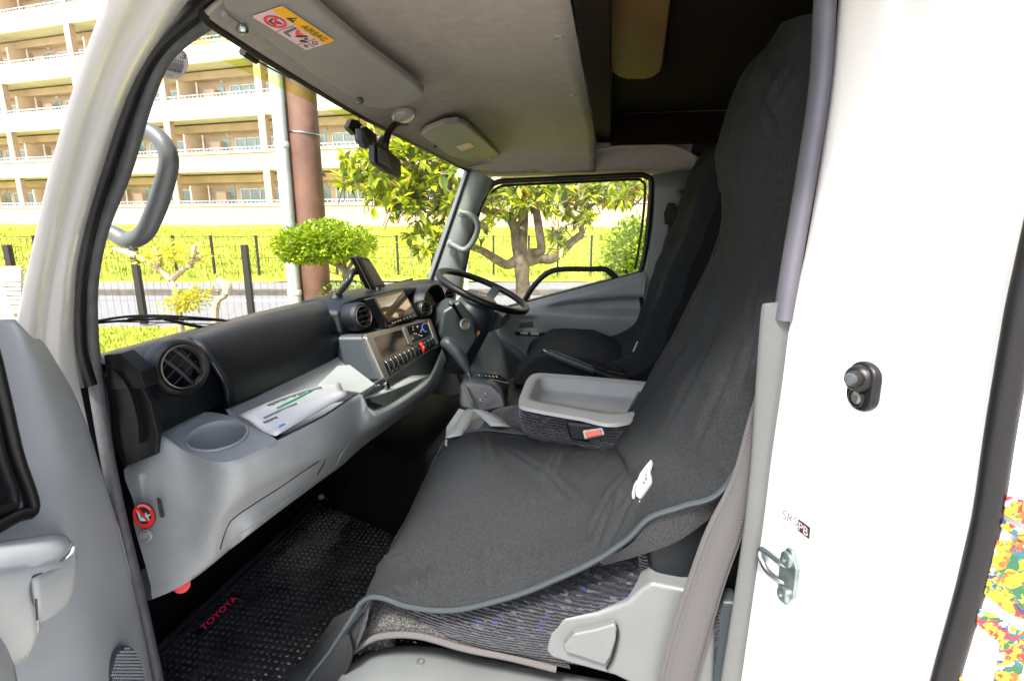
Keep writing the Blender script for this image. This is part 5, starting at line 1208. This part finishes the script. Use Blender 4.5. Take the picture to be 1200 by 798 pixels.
# lap belt loop and buckle
lb_ = thing('seat_belt', 'pale seat belt strap looped flat over the front of the middle seat', 'seat belt', (-.35, .33, .45))
la = ats([(524, 513), (532, 500), (542, 484), (551, 479), (562, 487), (575, 499)], z=.438); lb2 = ats([(541, 510), (548, 500), (553, 490), (560, 480), (582, 487), (598, 500)], z=.438)
v, f = gridvf(surf([la, lb2], 1, 4)); mk('strap', v, f, M['greylt'], lb_, solid=.002)
bu = thing('belt_buckle', 'seat belt buckle with an orange release button beside the tray', 'belt buckle', at(695, 510, z=.44))
q = [at(685, 506, x=-.508), at(704, 503, x=-.508), at(706, 509, x=-.512), at(687, 513, x=-.512)]
slab('buckle_case', uvp(q, [(-.12, -.25), (1.12, -.25), (1.12, 1.2), (-.12, 1.2)], 0), qn(q) * -.03, M['greylt'], bu, bev=.003)
slab('release_button', uvp(q, rr(.08, .12), .004), qn(q) * -.006, M['orange'], bu, bev=.002)

# ---- driver's seat, black covered
dv = thing('driver_seat', 'far driver seat wrapped in a slack black cloth cover', 'seat', (.5, -.1, 0))
fr1 = [(-.33, .27), (-.25, .33)]
prof = [(.30, .28), (.33, .36), (.28, .42), (.10, .44), (-.05, .44), (-.13, .50), (-.17, .62), (-.22, .78), (-.27, .93), (-.31, 1.08), (-.35, 1.18), (-.40, 1.22)]
rws = []
for i, (y_, z_) in enumerate(prof):
    dz = 0
    rws.append([V((.26, y_ - .035, z_ - .03)), V((.30, y_ + (.02 if i > 4 else 0), z_ + (.012 if i <= 4 else 0))), V((.40, y_ - .01, z_)), V((.52, y_ - .015, z_ - .004)), V((.64, y_ - .01, z_)), V((.74, y_ + .015, z_ + .01)), V((.78, y_ - .04, z_ - .03))])
G2 = surf(rws, 6, 5)
G2 = [[p + V((.006 * noise.noise(p * 9), .016 * noise.noise(V((p.x * 7, p.z * 12, 5))), .008 * noise.noise(V((p.x * 9, p.y * 12, 9))))) for p in r_] for r_ in G2]
v, f = gridvf(G2); mk('draped_cover', v, f, M['cover'], dv)
side = [[r_[0] for r_ in G2], [r_[0] + V((.02, -.12, -.10)) for r_ in G2]]
v, f = gridvf(side); mk('cover_side', v, f, M['cover'], dv)
slab('cover_tag', ats([(741, 412), (746, 401), (748, 400), (743, 412)], x=.28), (.002, 0, 0), M['label'], dv)
slab('cushion_front', ats([(600, 447), (612, 432), (628, 418), (650, 417), (690, 420), (730, 436), (740, 450), (600, 452)], x=.22), (.5, 0, 0), M['cover'], dv, bev=.02, seg=3)
# driver's seat belt
db2 = thing('seat_belt', 'grey seat belt hanging from its guide on the far door pillar', 'seat belt', at(785, 260, x=.84))
la = ats([(783, 262), (776, 290), (767, 320), (758, 352)], x=.835); lb3 = ats([(792, 264), (784, 292), (775, 322), (762, 356)], x=.835)
v, f = gridvf(surf([la, lb3], 1, 4)); mk('strap', v, f, M['belt'], db2, solid=.002)
slab('belt_guide', ats([(778, 250), (783, 238), (790, 238), (796, 248), (797, 260), (790, 264), (779, 263)], x=.83), (.02, 0, 0), M['black'], db2, bev=.004)
lathe('anchor_bolt', [(.016, 0), (.014, .006), (.0001, .008)], at(797, 226, x=.85), (-1, 0, 0), M['greydk'], db2, n=18)
tube('belt_tongue', ats([(784, 264), (784, 274), (789, 276), (791, 266)], x=.82), .003, M['rubber'], db2, n=8)

# ================================================================ FLOOR MAT
fm = thing('floor_mat', 'black studded rubber floor mat with a red lettered badge', 'floor mat', (-.4, .7, .004))
mo_ = [(-.835, .42), (-.845, .6), (-.835, .80), (-.80, .93), (-.72, .96), (-.3, .95), (.1, .93), (.12, .6), (.0, .45), (-.3, .36), (-.7, .36)]
slab('mat_sheet', [V((a, b, .004)) for a, b in mo_], (0, 0, .005), M['mat'], fm, bev=.002)
tube('mat_rim', [V((a, b, .010)) for a, b in mo_], .006, M['mat'], fm, n=8, res=5, closed=True)
tube('mat_rim_inner', [V((a * .96 - .015, .66 + (b - .66) * .93, .010)) for a, b in mo_], .003, M['mat'], fm, n=6, res=5, closed=True)
mb = MB(); random.seed(5)
for i in range(50):
    for j in range(36):
        x = -.79 + i * .0175; y = .385 + j * .0155
        if y > .93 or x > .08: continue
        w_ = .0095 if (i + j) % 2 else .0065; l_ = .0034 if (i + j) % 2 else .0046; b_ = len(mb.v); hh = .0030
        mb.v += [V((x + a_ * w_ / 2, y + c_ * l_, .009)) for a_, c_ in ((-1, -1), (1, -1), (1, 1), (-1, 1))] + [V((x + a_ * w_ / 4, y + c_ * l_ * .5, .009 + hh)) for a_, c_ in ((-1, -1), (1, -1), (1, 1), (-1, 1))]
        mb.f += [(b_ + 4, b_ + 5, b_ + 6, b_ + 7)] + [(b_ + k_, b_ + (k_ + 1) % 4, b_ + 4 + (k_ + 1) % 4, b_ + 4 + k_) for k_ in range(4)]
mb.build('mat_studs', M['stud'], fm, kind='stuff')
for k in range(18):
    y = .40 + k * .030; tube('mat_rib', [V((-.27 - .0 * k, y, .011)), V((-.18, y + .006, .011)), V((-.08, y, .011))], .0022, M['mat'], fm, n=6, res=2)
for k in range(9):
    y = .44 + k * .055; tube('mat_rib', [V((-.83, y, .010)), V((-.74, y + .004, .011))], .0024, M['mat'], fm, n=6, res=1)
bq2 = [at(226, 739, z=.012), at(276, 694, z=.012), at(284.5, 699, z=.012), at(234, 747, z=.012)]
bd = slab('mat_badge', uvp(bq2, rr(.04, .15), .001), (0, 0, -.006), M['rubber'], fm, bev=.001)
tube('badge_rim', uvp(bq2, [(.02, .05), (.98, .05), (.98, .95), (.02, .95)], .002), .0009, M['greydk'], bd, n=6, res=1, closed=True)
text('badge_letters', uvp(bq2, [(.11, .20), (.93, .20), (.93, .84), (.11, .84)]), 'TOYOTA', M['redl'], bd, off=.0018, font_bold=.03)
# crumbs on the mat
mb = MB(); random.seed(9)
for k in range(330):
    x = random.uniform(-.8, .05); y = random.uniform(.4, .92); s_ = random.uniform(.0006, .0018)
    mb.add(boxvf((x, y, .0125), (s_, s_ * 1.4, s_)))
mb.build('floor_crumbs', M['dust'], None, label='pale crumbs and grit scattered over the floor mat', category='grit', kind='stuff')
LS = ['largest curled brown leaf scrap on the dark floor before the middle seat', 'orange brown leaf scrap just below the largest one on the floor', 'brown leaf scrap farthest forward of those on the floor', 'brown leaf scrap farthest left of those on the floor', 'tiny brown leaf scrap nearest the grey plinth on the floor']
for i, (a, b, s_) in enumerate(((470, 525, .012), (474, 528, .008), (478, 521, .006), (462, 536, .007), (490, 530, .006))):
    c = at(a, b, z=.014); P = [c + V((s_ * math.cos(t) * (1 + .3 * math.sin(3 * t)), s_ * .6 * math.sin(t), .002 * math.sin(2 * t))) for t in [k * .7 for k in range(9)]]
    mk('dry_leaf', P + [c + V((0, 0, .004))], [(k, (k + 1) % 9, 9) for k in range(9)], M['foil'], None, label=LS[i], category='dry leaf', group='dry leaf scraps on the cab floor')

# ================================================================ OUTSIDE
from mathutils import Matrix
DH = V((math.cos(YAW), math.sin(YAW), 0))
def X(dep, lat, z=-.7): return V((CAM.x, CAM.y, 0)) + DH * dep + RT * lat + V((0, 0, z))
def gsheet(name, pts, m, z, **k):
    v = [V((p.x, p.y, z)) for p in pts]; return mk(name, v, [tuple(range(len(v)))], m, None, smooth=False, kind='structure', **k)
gsheet('ground', [X(-150, -200), X(250, -200), X(250, 200), X(-150, 200)], M['conc'], -.712)
gsheet('lawn', [X(3.0, -12), X(8.3, -12), X(8.3, 9), X(3.0, 9)], M['grass'], -.708)
gsheet('road', [X(8.3, -60), X(11.8, -60), X(11.8, 60), X(8.3, 60)], M['asphalt'], -.704)
gsheet('road_marking', [X(10.95, -5.9), X(11.15, -5.9), X(11.15, -4.3), X(10.95, -4.3)], M['line'], -.700)
v, f = slabvf([X(11.8, -60, -.71), X(11.98, -60, -.71), X(11.98, 60, -.71), X(11.8, 60, -.71)], (0, 0, .13)); mk('kerb', v, f, M['kerb'], None, smooth=False, kind='structure')
gsheet('pavement', [X(11.98, -60), X(13.4, -60), X(13.4, 60), X(11.98, 60)], M['asphalt'], -.60)
# grass bank rising to the flats
def bankz(d, l): 
    t = max(0, min(1, (d - 13.4) / 15.0)); return -.62 + 1.15 * (t ** .8) + .10 * noise.noise(V((d * .25, l * .12, 0))) + .04 * noise.noise(V((d, l, 3)))
rows = [[X(d, l, bankz(d, l)) for l in [-60 + k * 1.5 for k in range(81)]] for d in [13.4 + k * .8 for k in range(0, 24)] + [45]]
v, f = gridvf(rows); mk('grass_bank', v, f, M['grass'], None, kind='structure')
random.seed(21)
def blades(name, n, dr_, lr_, zf, h, m):
    vs = []; fs = []
    for k in range(n):
        d = random.uniform(*dr_); l = random.uniform(*lr_) * d; p = X(d, l, zf(d, l)); a = random.uniform(0, 6.28); w_ = h * .16; hh = h * random.uniform(.5, 1.2)
        t = V((math.cos(a), math.sin(a), 0)); ln = V((random.uniform(-.5, .5), random.uniform(-.5, .5), 1)) * hh; b = len(vs)
        vs += [p - t * w_, p + t * w_, p + ln]; fs.append((b, b + 1, b + 2))
    mk(name, vs, fs, m, None, smooth=False, kind='stuff', label='short sunny grass growing on the ' + ('bank below the flats' if h > .08 else 'strip in front of the truck'), category='grass')
blades('grass_tufts', 42000, (13.6, 27), (-1.05, .42), bankz, .13, M['blade'])
blades('grass_tufts', 16000, (3.2, 8.2), (-1.0, -.30), lambda d, l: -.708, .07, M['blade'])

# ---- fences
def fence(name, label, dep, lats, h, wire, pw, cat='fence', step=.11):
    t = thing(name, label, cat, X(dep, lats[0], -.7))
    z0 = -.68 if dep < 12 else -.58
    for l in lats: box('fence_post', X(dep, l, z0 + h / 2), (pw, pw, h), M['fence'], t, ax=(DH, RT, V((0, 0, 1))))
    mb = MB(); l0, l1 = min(lats), max(lats)
    n = int((l1 - l0) / step)
    for k in range(n + 1): mb.add(boxvf(X(dep - .03, l0 + k * step, z0 + h / 2 - .02), (wire, wire, h - .1), (DH, RT, V((0, 0, 1)))))
    for k in range(int((h - .08) / (step * 3)) + 1):
        mb.add(boxvf(X(dep - .035, (l0 + l1) / 2, z0 + .05 + k * step * 3), (wire, l1 - l0, wire), (DH, RT, V((0, 0, 1)))))
    mb.build('wire_mesh', M['fence'], t, kind='stuff', smooth=False)
    tube('top_wire', [X(dep - .03, l0 + (l1 - l0) * k / 60, z0 + h - .04 + .012 * (k % 2)) for k in range(61)], wire * 1.3, M['fence'], t, n=5, res=1)
    return t
fence('mesh_fence', 'dark wire mesh fence with stout posts on the near side of the road', 8.4, [-9.6, -7.7, -5.78, -4.08, -2.3, -1.2], 1.23, .0026, .085)
flat_ = [(a - 600) / 637 * 14.3 for a in (-40, 10, 60, 80, 126, 172, 217, 260, 311, 354, 400, 430, 470, 520, 579, 619, 652, 690, 735, 790)]
fence('mesh_fence', 'low dark wire mesh fence with slim posts at the foot of the grass bank', 14.0, flat_, 1.10, .006, .05, step=.16)
# white slatted bench beyond the open door
sb_ = thing('slatted_screen', 'white slatted low screen outside, left of the front pillar', 'screen', at(0, 370, d=6))
for k in range(10):
    y_ = 316 + k * 5.3
    P = ats([(-60, y_ + 1.5), (24, y_ - .5), (24, y_ + 3.2), (-60, y_ + 5)], d=6.0); slab('slat', P, DH * .05, M['conc'], sb_)
slab('screen_board', ats([(-60, 314), (24, 312), (24, 372), (-60, 374)], d=6.15), DH * .03, M['btan'], sb_)

# ---- steel pole and pipe
pb = at(370, 340, d=5.6)
po = thing('steel_pole', 'thick red oxide steel pole standing behind the clipped shrub', 'pole', (pb.x, pb.y, -.7))
lathe('pole_shaft', [(.150, 0), (.150, 2.0), (.1495, 4), (.149, 7.5)], (pb.x, pb.y, -.7), (0, 0, 1), M['rust'], po, n=36)
for row in (163, 351):
    z_ = at(357 if row < 200 else 370, row, d=5.6).z
    tube('strap_band', [V((pb.x + .153 * math.cos(t), pb.y + .153 * math.sin(t), z_ + .012 * math.sin(t))) for t in [k * math.pi / 8 for k in range(16)]], .007, M['chrome'], po, n=6, res=2, closed=True)
q_ = at(391, 164 if 0 else 205, d=5.5)
tube('pole_hook', ats([(372, 205), (378, 204), (381, 207)], d=5.4), .012, M['rust'], po, n=6, res=2)
pp_ = at(345, 340, d=5.45)
pi = thing('galvanised_pipe', 'pale upright pipe strapped beside the red oxide pole', 'pipe', (pp_.x, pp_.y, -.7))
lathe('pipe_shaft', [(.062, 0), (.062, 3), (.062, 7)], (pp_.x, pp_.y, -.7), (0, 0, 1), M['pipe'], pi, n=20)
for z_ in (0.2, 1.6, 3.0): lathe('pipe_collar', [(.066, 0), (.069, .01), (.069, .04), (.066, .05)], (pp_.x, pp_.y, z_), (0, 0, 1), M['alu'], pi, n=20)
w1 = tube('stay_wire', [at(377, 316, d=5.3), at(420, 330, d=4.9), at(455, 350, d=4.2)], .004, M['fence'], po, n=5, res=2)

# ---- foliage
def leafvf(L, W, droop=.15, fold=.12):
    v = [V((0, 0, 0)), V((L * .28, -W * .42, fold * W)), V((L * .28, W * .42, fold * W)), V((L * .62, -W * .46, fold * W - droop * L * .35)), V((L * .62, W * .46, fold * W - droop * L * .35)), V((L, 0, -droop * L)), V((L * .3, 0, 0)), V((L * .64, 0, -droop * L * .4))]
    f = [(0, 1, 6), (0, 6, 2), (1, 3, 7, 6), (6, 7, 4, 2), (3, 5, 7), (7, 5, 4)]
    return v, f
def leafframe(d, up):
    x = V(d).normalized(); z = (V(up) - x * V(up).dot(x)); z = z.normalized() if z.length > 1e-4 else x.orthogonal().normalized(); y = z.cross(x)
    return Matrix((x, y, z)).transposed().to_4x4()
class Foliage:
    def __init__(s, parent, L, W, m, maxobj, droop=.2, name='leaf'):
        s.p = parent; s.m = m; s.L = L; s.W = W; s.items = []; s.max = maxobj; s.vf = leafvf(L, W, droop); s.name = name
    def leaf(s, pos, d, sc_=1.0):
        up = V((random.uniform(-.5, .5), random.uniform(-.5, .5), 1)); s.items.append((V(pos), leafframe(d, up), sc_))
    def whorl(s, c, ax, n, spread=.9):
        ax = V(ax).normalized()
        for k in range(n):
            r = V((random.gauss(0, 1), random.gauss(0, 1), random.gauss(0, 1))).normalized()
            r = (r - ax * r.dot(ax)).normalized(); d = ax * random.uniform(.1, .9) + r * spread; d.z -= .15
            s.leaf(V(c) - ax * random.uniform(0, s.L * .6), d, random.uniform(.65, 1.15))
    def build(s):
        base = WL[s.p.name]
        items = sorted(s.items, key=lambda it: -it[2]); 
        if s.max:
            me = bpy.data.meshes.new(s.name); me.from_pydata(s.vf[0], [], s.vf[1]); me.materials.append(s.m)
            for p in me.polygons: p.use_smooth = True
            for pos, Mx, k in items[:s.max]:
                o = bpy.data.objects.new(s.name, me); col.objects.link(o); o.parent = s.p
                o.matrix_local = Matrix.Translation(pos - base) @ Mx @ Matrix.Scale(k, 4); WL[o.name] = base
        rest = items[s.max:]
        if rest:
            A = np.array([list(v) for v in s.vf[0]]); vs = []; fs = []
            for pos, Mx, k in rest:
                b = len(vs); Rm = np.array(Mx.to_3x3()); P = (A * k) @ Rm.T + np.array(pos); vs += P.tolist(); fs += [tuple(i + b for i in f) for f in s.vf[1]]
            mk('foliage', vs, fs, s.m, s.p, kind='stuff')
def E3(px, py, d): return at(px, py, d=d)

# magnolia
random.seed(33)
mg = thing('magnolia_tree', 'broad leaved magnolia tree with grey forked trunk outside the driver window', 'tree', E3(613, 345, 6.0).xy.to_3d() + V((0, 0, -.7)))
tb = E3(613, 345, 6.0)
trunk = [V((tb.x + .02, tb.y, -.72)), V((tb.x, tb.y, -.3)), E3(613, 345, 6.0), E3(612, 325, 6.0), E3(611, 300, 6.0)]
tube('trunk', trunk, [.13, .088, .080, .077, .095], M['bark'], mg, n=14, res=4)
br = [([(608, 303, 6.0), (597, 310, 5.95), (588, 308, 5.9), (575, 300, 5.8), (563, 293, 5.7), (548, 288, 5.6), (530, 280, 5.5)], [.06, .05, .045, .035, .02]),
      ([(608, 300, 6.0), (605, 285, 6.0), (603, 268, 6.0), (595, 254, 5.9), (580, 250, 5.8), (566, 246, 5.6), (540, 240, 5.3)], [.065, .055, .05, .04, .02]),
      ([(611, 302, 6.0), (611, 285, 6.0), (613, 260, 6.05), (613, 230, 6.1), (612, 205, 6.1), (608, 180, 6.1)], [.070, .062, .056, .048, .03]),
      ([(616, 303, 6.0), (622, 297, 6.0), (633, 295, 5.95), (634, 285, 5.95), (631, 265, 5.95), (628, 240, 6.0), (630, 215, 6.0), (626, 190, 6.0)], [.06, .05, .05, .045, .04, .03]),
      ([(618, 306, 6.0), (632, 303, 6.0), (645, 304, 5.9), (657, 297, 5.85), (670, 284, 5.8), (683, 274, 5.75)], [.065, .055, .05, .042, .04]),
      ([(683, 274, 5.75), (681, 264, 5.75), (684, 250, 5.7), (695, 240, 5.6), (712, 234, 5.6)], [.032, .025, .02, .016]),
      ([(712, 234, 5.6), (728, 241, 5.6), (742, 241, 5.5), (756, 228, 5.5)], [.016, .013, .010]),
      ([(640, 300, 5.9), (650, 285, 5.8), (652, 272, 5.7)], [.012, .009, .006]),
      ([(603, 268, 6.0), (612, 255, 5.8), (618, 240, 5.6), (622, 222, 5.5)], [.025, .02, .012]),
      ([(580, 250, 5.8), (572, 236, 5.7), (566, 222, 5.6)], [.018, .012, .008]),
      ([(566, 246, 5.6), (535, 225, 5.2), (505, 205, 5.0), (470, 190, 4.8), (440, 180, 4.7)], [.03, .026, .02, .015, .01]),
      ([(530, 280, 5.5), (515, 270, 5.2), (500, 262, 5.0)], [.015, .012, .008]),
      ([(535, 225, 5.2), (510, 235, 5.0), (480, 240, 4.9)], [.018, .014, .008]),
      ([(530, 222, 5.2), (528, 195, 5.2), (520, 165, 5.2)], [.02, .016, .01])]
for P, r_ in br: tube('limb', [E3(*p) for p in P], r_, M['bark'], mg, n=9, res=4)
fol = Foliage(mg, .125, .050, M['leafm'], 290, droop=.22)
def cluster(x0, x1, y0, y1, d0, d1, n, dens=8):
    for k in range(int(n * 1.9)):
        px = random.uniform(x0, x1); py = random.uniform(y0, y1); d_ = random.uniform(d0, d1)
        c = E3(px, py, d_); axx = V((random.uniform(-.6, .6), random.uniform(-.6, .6), random.uniform(-.4, .9)))
        fol.whorl(c, axx, dens)
        if k % 3 == 0: tube('twig', [c - axx.normalized() * .16 + V((0, 0, -.05)), c - axx.normalized() * .06, c + axx.normalized() * .03], .006, M['bark'], mg, n=5, res=2)
# region beyond the windscreen
for (a, b, c_, d_, n_) in ((400, 440, 172, 215, 18), (425, 480, 165, 235, 42), (470, 548, 165, 250, 80), (425, 500, 205, 250, 20), (510, 548, 240, 275, 12), (478, 520, 262, 300, 15), (520, 545, 275, 285, 2), (440, 560, 120, 175, 30)):
    cluster(a, b, c_, d_, 4.6, 5.6, n_)
# region beyond the driver's window
for (a, b, c_, d_, n_) in ((560, 600, 212, 240, 12), (565, 580, 240, 260, 3), (600, 640, 205, 236, 18), (640, 700, 205, 232, 26), (700, 760, 205, 230, 20), (590, 625, 228, 250, 8), (640, 665, 232, 250, 7), (655, 690, 225, 258, 10), (690, 740, 228, 240, 5), (640, 660, 265, 300, 5), (562, 566, 255, 290, 2), (672, 694, 248, 258, 2), (580, 760, 150, 205, 26)):
    cluster(a, b, c_, d_, 5.2, 6.1, n_)
fol.build()

# clipped boxwood
def shrub(name, label, base, blobs, mt, L, W, n, trunkp=None, tr=.03, bark='bark', dens_shell=.55):
    t = thing(name, label, 'shrub', (base.x, base.y, -.7))
    F = Foliage(t, L, W, mt, 0)
    for (c, rx, ry, rz), cnt in zip(blobs, n):
        for k in range(cnt):
            d = V((random.gauss(0, 1), random.gauss(0, 1), random.gauss(0, 1))).normalized()
            r = random.uniform(dens_shell, 1.0) * (1 + .14 * noise.noise(d * 2.4 + c))
            p = c + RT * (d.x * rx * r) + DH * (d.y * ry * r) + V((0, 0, d.z * rz * r))
            o_ = (RT * d.x + DH * d.y + V((0, 0, d.z + .5))).normalized() + V((random.uniform(-.7, .7), random.uniform(-.7, .7), random.uniform(-.5, .5)))
            F.leaf(p, o_, random.uniform(.6, 1.2))
    F.build()
    for P in trunkp or []: tube('stem', P, [tr, tr * .8, tr * .6], M[bark], t, n=8, res=4)
    return t
d_ = 4.6; b0 = E3(404, 330, d_)
bl = [(E3(px, py, d_), rx * d_ / 637, .42, rz * d_ / 637) for px, py, rx, rz in ((352, 287, 26, 20), (385, 280, 34, 22), (418, 284, 20, 17), (368, 296, 30, 12), (400, 293, 26, 12))]
shrub('clipped_shrub', 'bright green clipped shrub with a flat cloud crown in front of the pole', b0, bl, M['leafb'], .040, .02, [2600, 3800, 1500, 1400, 1300],
      [[V((b0.x, b0.y, -.72)), E3(404, 345, d_), E3(404, 325, d_)], [E3(404, 326, d_), E3(402, 314, d_), E3(390, 300, d_)], [E3(404, 326, d_), E3(409, 314, d_), E3(420, 298, d_)], [E3(404, 322, d_), E3(404, 310, d_), E3(405, 295, d_)], [E3(404, 318, d_), E3(396, 312, d_), E3(380, 304, d_)]], .022)
# low green growth behind the dash, at the foot of the pole
b0 = E3(398, 345, 5.6)
shrub('low_shrub', 'small leafy shrub low between the pole and the navigation screen', b0, [(E3(402, 345, 5.6), .28, .3, .13), (E3(425, 342, 5.8), .2, .3, .10)], M['leafb'], .05, .022, [420, 260])
# pale bare branched shrub on the left
d_ = 5.0; b0 = E3(208, 362, d_)
bl = [(E3(px, py, d_), rx * d_ / 637, .3, rz * d_ / 637) for px, py, rx, rz in ((200, 296, 30, 16), (226, 300, 16, 10), (225, 350, 20, 14), (180, 304, 16, 10), (212, 356, 14, 9))]
shrub('thin_shrub', 'pale branched shrub with sparse yellow leaves seen past the near pillar', b0, bl, M['leafy'], .05, .024, [330, 150, 420, 110, 200],
      [[V((b0.x, b0.y, -.72)), E3(208, 352, d_), E3(201, 328, d_)], [E3(201, 328, d_), E3(184, 314, d_), E3(160, 300, d_)], [E3(201, 328, d_), E3(212, 318, d_), E3(236, 300, d_)], [E3(160, 300, d_), E3(148, 296, d_), E3(134, 292, d_)], [E3(184, 314, d_), E3(186, 300, d_), E3(182, 290, d_)], [E3(222, 314, d_), E3(226, 300, d_), E3(228, 288, d_)]], .032, 'bark2', .1)
b1 = E3(250, 368, d_)
shrub('thin_shrub', 'pale forked stump of a pruned shrub without leaves behind the wiper', b1, [], M['leafy'], .05, .024, [],
      [[V((b1.x, b1.y, -.72)), E3(252, 366, d_), E3(265, 345, d_)], [E3(265, 345, d_), E3(267, 335, d_), E3(262, 330, d_)], [E3(266, 338, d_), E3(258, 330, d_), E3(255, 327, d_)]], .04, 'bark2')
# round hedge by the driver's window
b0 = E3(733, 300, 7.4)
shrub('round_hedge', 'dense dark green rounded hedge at the rear edge of the driver window', b0, [(E3(738, 298, 7.4), .42, .5, .42), (E3(748, 288, 7.4), .36, .5, .40), (E3(733, 330, 7.4), .40, .5, .4)], M['leafb'], .07, .035, [1900, 1500, 900], [[V((b0.x, b0.y, -.72)), E3(735, 330, 7.4), E3(735, 300, 7.4)]], .04)
box('sign_post', X(9.0, (548 - 600) / 637 * 9.2, .1), (.05, .06, 1.6), M['alu'], None, label='thin white post standing beyond the far front pillar', category='post')

# ---- apartment building
db_ = V((.134, .991, 0)).normalized(); nb = V((-db_.y, db_.x, 0))
if nb.dot(CAM - V((30, 0, 0))) < 0: nb = -nb
p0 = at(335, 241, d=31.0); ZP = p0.z; PIT_ = 2.95; BAY = 6.9
ob = V((p0.x, p0.y, 0)); s_col = (at(318, 200, d=31.2) - p0).dot(db_)
def BP(s, n, z): return ob + db_ * s + nb * n + V((0, 0, z))
bl_ = thing('apartment_building', 'long cream and tan apartment block with balconies above the grass bank', 'apartment building', BP(0, 0, 0))
axb = (db_, nb, V((0, 0, 1)))
S0, S1 = -9 * BAY + s_col, 9 * BAY + s_col
sm, sl_n = (S0 + S1) / 2, S1 - S0
box('back_wall', BP(sm, -1.85, 9.5), (sl_n, .3, 19.5), M['btan'], bl_, ax=axb)
NF = 6
for k in range(NF):
    zt = ZP + PIT_ * k; hp_ = 1.0 if k else 1.15
    box('balcony_parapet', BP(sm, 0, zt - hp_ / 2), (sl_n, .16, hp_), M['bwhite'] if k > 1 else M['btile'], bl_, ax=axb, bev=.01)
    box('parapet_coping', BP(sm, .02, zt + .02), (sl_n, .24, .06), M['bwhite'], bl_, ax=axb)
    box('floor_slab', BP(sm, -.88, zt - .95), (sl_n, 1.62, .12), M['bsoff'], bl_, ax=axb)
    box('wall_beam', BP(sm, -1.45, zt + 1.02 + .62), (sl_n, .5, .42), M['btan'], bl_, ax=axb)
    if k == 0: box('base_wall', BP(sm, -.15, zt - 1.6), (sl_n, .3, 1.6), M['btile'], bl_, ax=axb)
    for r_ in (.12, .30):
        tube('balcony_rail', [BP(S0, 0, zt + r_), BP(S1, 0, zt + r_)], .018, M['alu'], bl_, n=6, res=1)
def share(name, vf, m, smooth=False):
    me = bpy.data.meshes.new(name); me.from_pydata([V(a) for a in vf[0]], [], [tuple(x) for x in vf[1]]); me.materials.append(m); return me
RB = Matrix((db_, nb, V((0, 0, 1)))).transposed().to_4x4()
def place(name, me, s, n, z, parent, rel=None):
    o = bpy.data.objects.new(name, me); col.objects.link(o); o.parent = parent
    if rel is None: o.matrix_local = Matrix.Translation(BP(s, n, z) - WL[bl_.name]) @ RB
    else: o.matrix_local = Matrix.Translation(rel)
    WL[o.name] = WL[bl_.name]; return o
fr = MB(); W_, H_ = 2.9, 1.8
for i in range(5): fr.add(boxvf((-W_ / 2 + W_ * i / 4, 0, H_ / 2), (.06, .08, H_)))
for z_ in (0.03, H_ - .03): fr.add(boxvf((0, 0, z_), (W_, .08, .06)))
me_w = share('window', (fr.v, fr.f), M['alu'])
me_p = share('pane', boxvf((0, -.02, 0), (W_ / 4 - .06, .02, H_ - .12)), M['bglass'])
me_c = share('column', boxvf((0, 0, 0), (.46, .34, PIT_)), M['btile'])
me_pt = share('partition', boxvf((0, 0, 0), (.10, 1.5, 2.0)), M['btan'])
me_d = share('service_door', boxvf((0, 0, 0), (.55, .06, 1.9)), M['bglass'])
me_n = share('meter_cabinet', boxvf((0, 0, 0), (.8, .35, 1.6)), M['btan'])
me_l = share('balcony_lamp', lathevf([(.0001, -.1), (.10, -.08), (.13, 0), (.10, .05)], (0, 0, 0), (0, 0, 1), 14), M['pipe'])
me_r = MB()
for i in range(24): me_r.add(boxvf((-3.25 + i * .283, 0, .15), (.018, .018, .30)))
me_r = share('railing_bars', (me_r.v, me_r.f), M['alu'])
me_pp = share('drain_pipe', boxvf((0, 0, 0), (.07, .07, 1.9)), M['alu'])
for b in range(-4, 8):
    s = s_col + b * BAY
    for k in range(NF):
        zt = ZP + PIT_ * k
        place('column', me_c, s, -.10, zt + .47, bl_)
        place('railing_bars', me_r, s + BAY / 2, .0, zt + .02, bl_)['kind'] = 'stuff'
        flip = 1 if b % 2 else -1
        wdw = place('window', me_w, s + BAY / 2 - 1.35, -1.66, zt - .72, bl_)
        for i in range(4): place('pane', me_p, 0, 0, 0, wdw, rel=V((-W_ / 2 + W_ * (i + .5) / 4, -.0, H_ / 2)))
        place('service_door', me_d, s + BAY / 2 + .85, -1.68, zt + .15, bl_)
        place('meter_cabinet', me_n, s + BAY / 2 + 1.4, -1.5, zt + .1, bl_)
        place('partition', me_pt, s + BAY - .9, -.95, zt + .2, bl_)
        place('drain_pipe', me_pp, s + BAY - 1.5, -1.0, zt + .3, bl_)
        place('balcony_lamp', me_l, s + BAY / 2 + .3, -1.3, zt + 1.25, bl_)
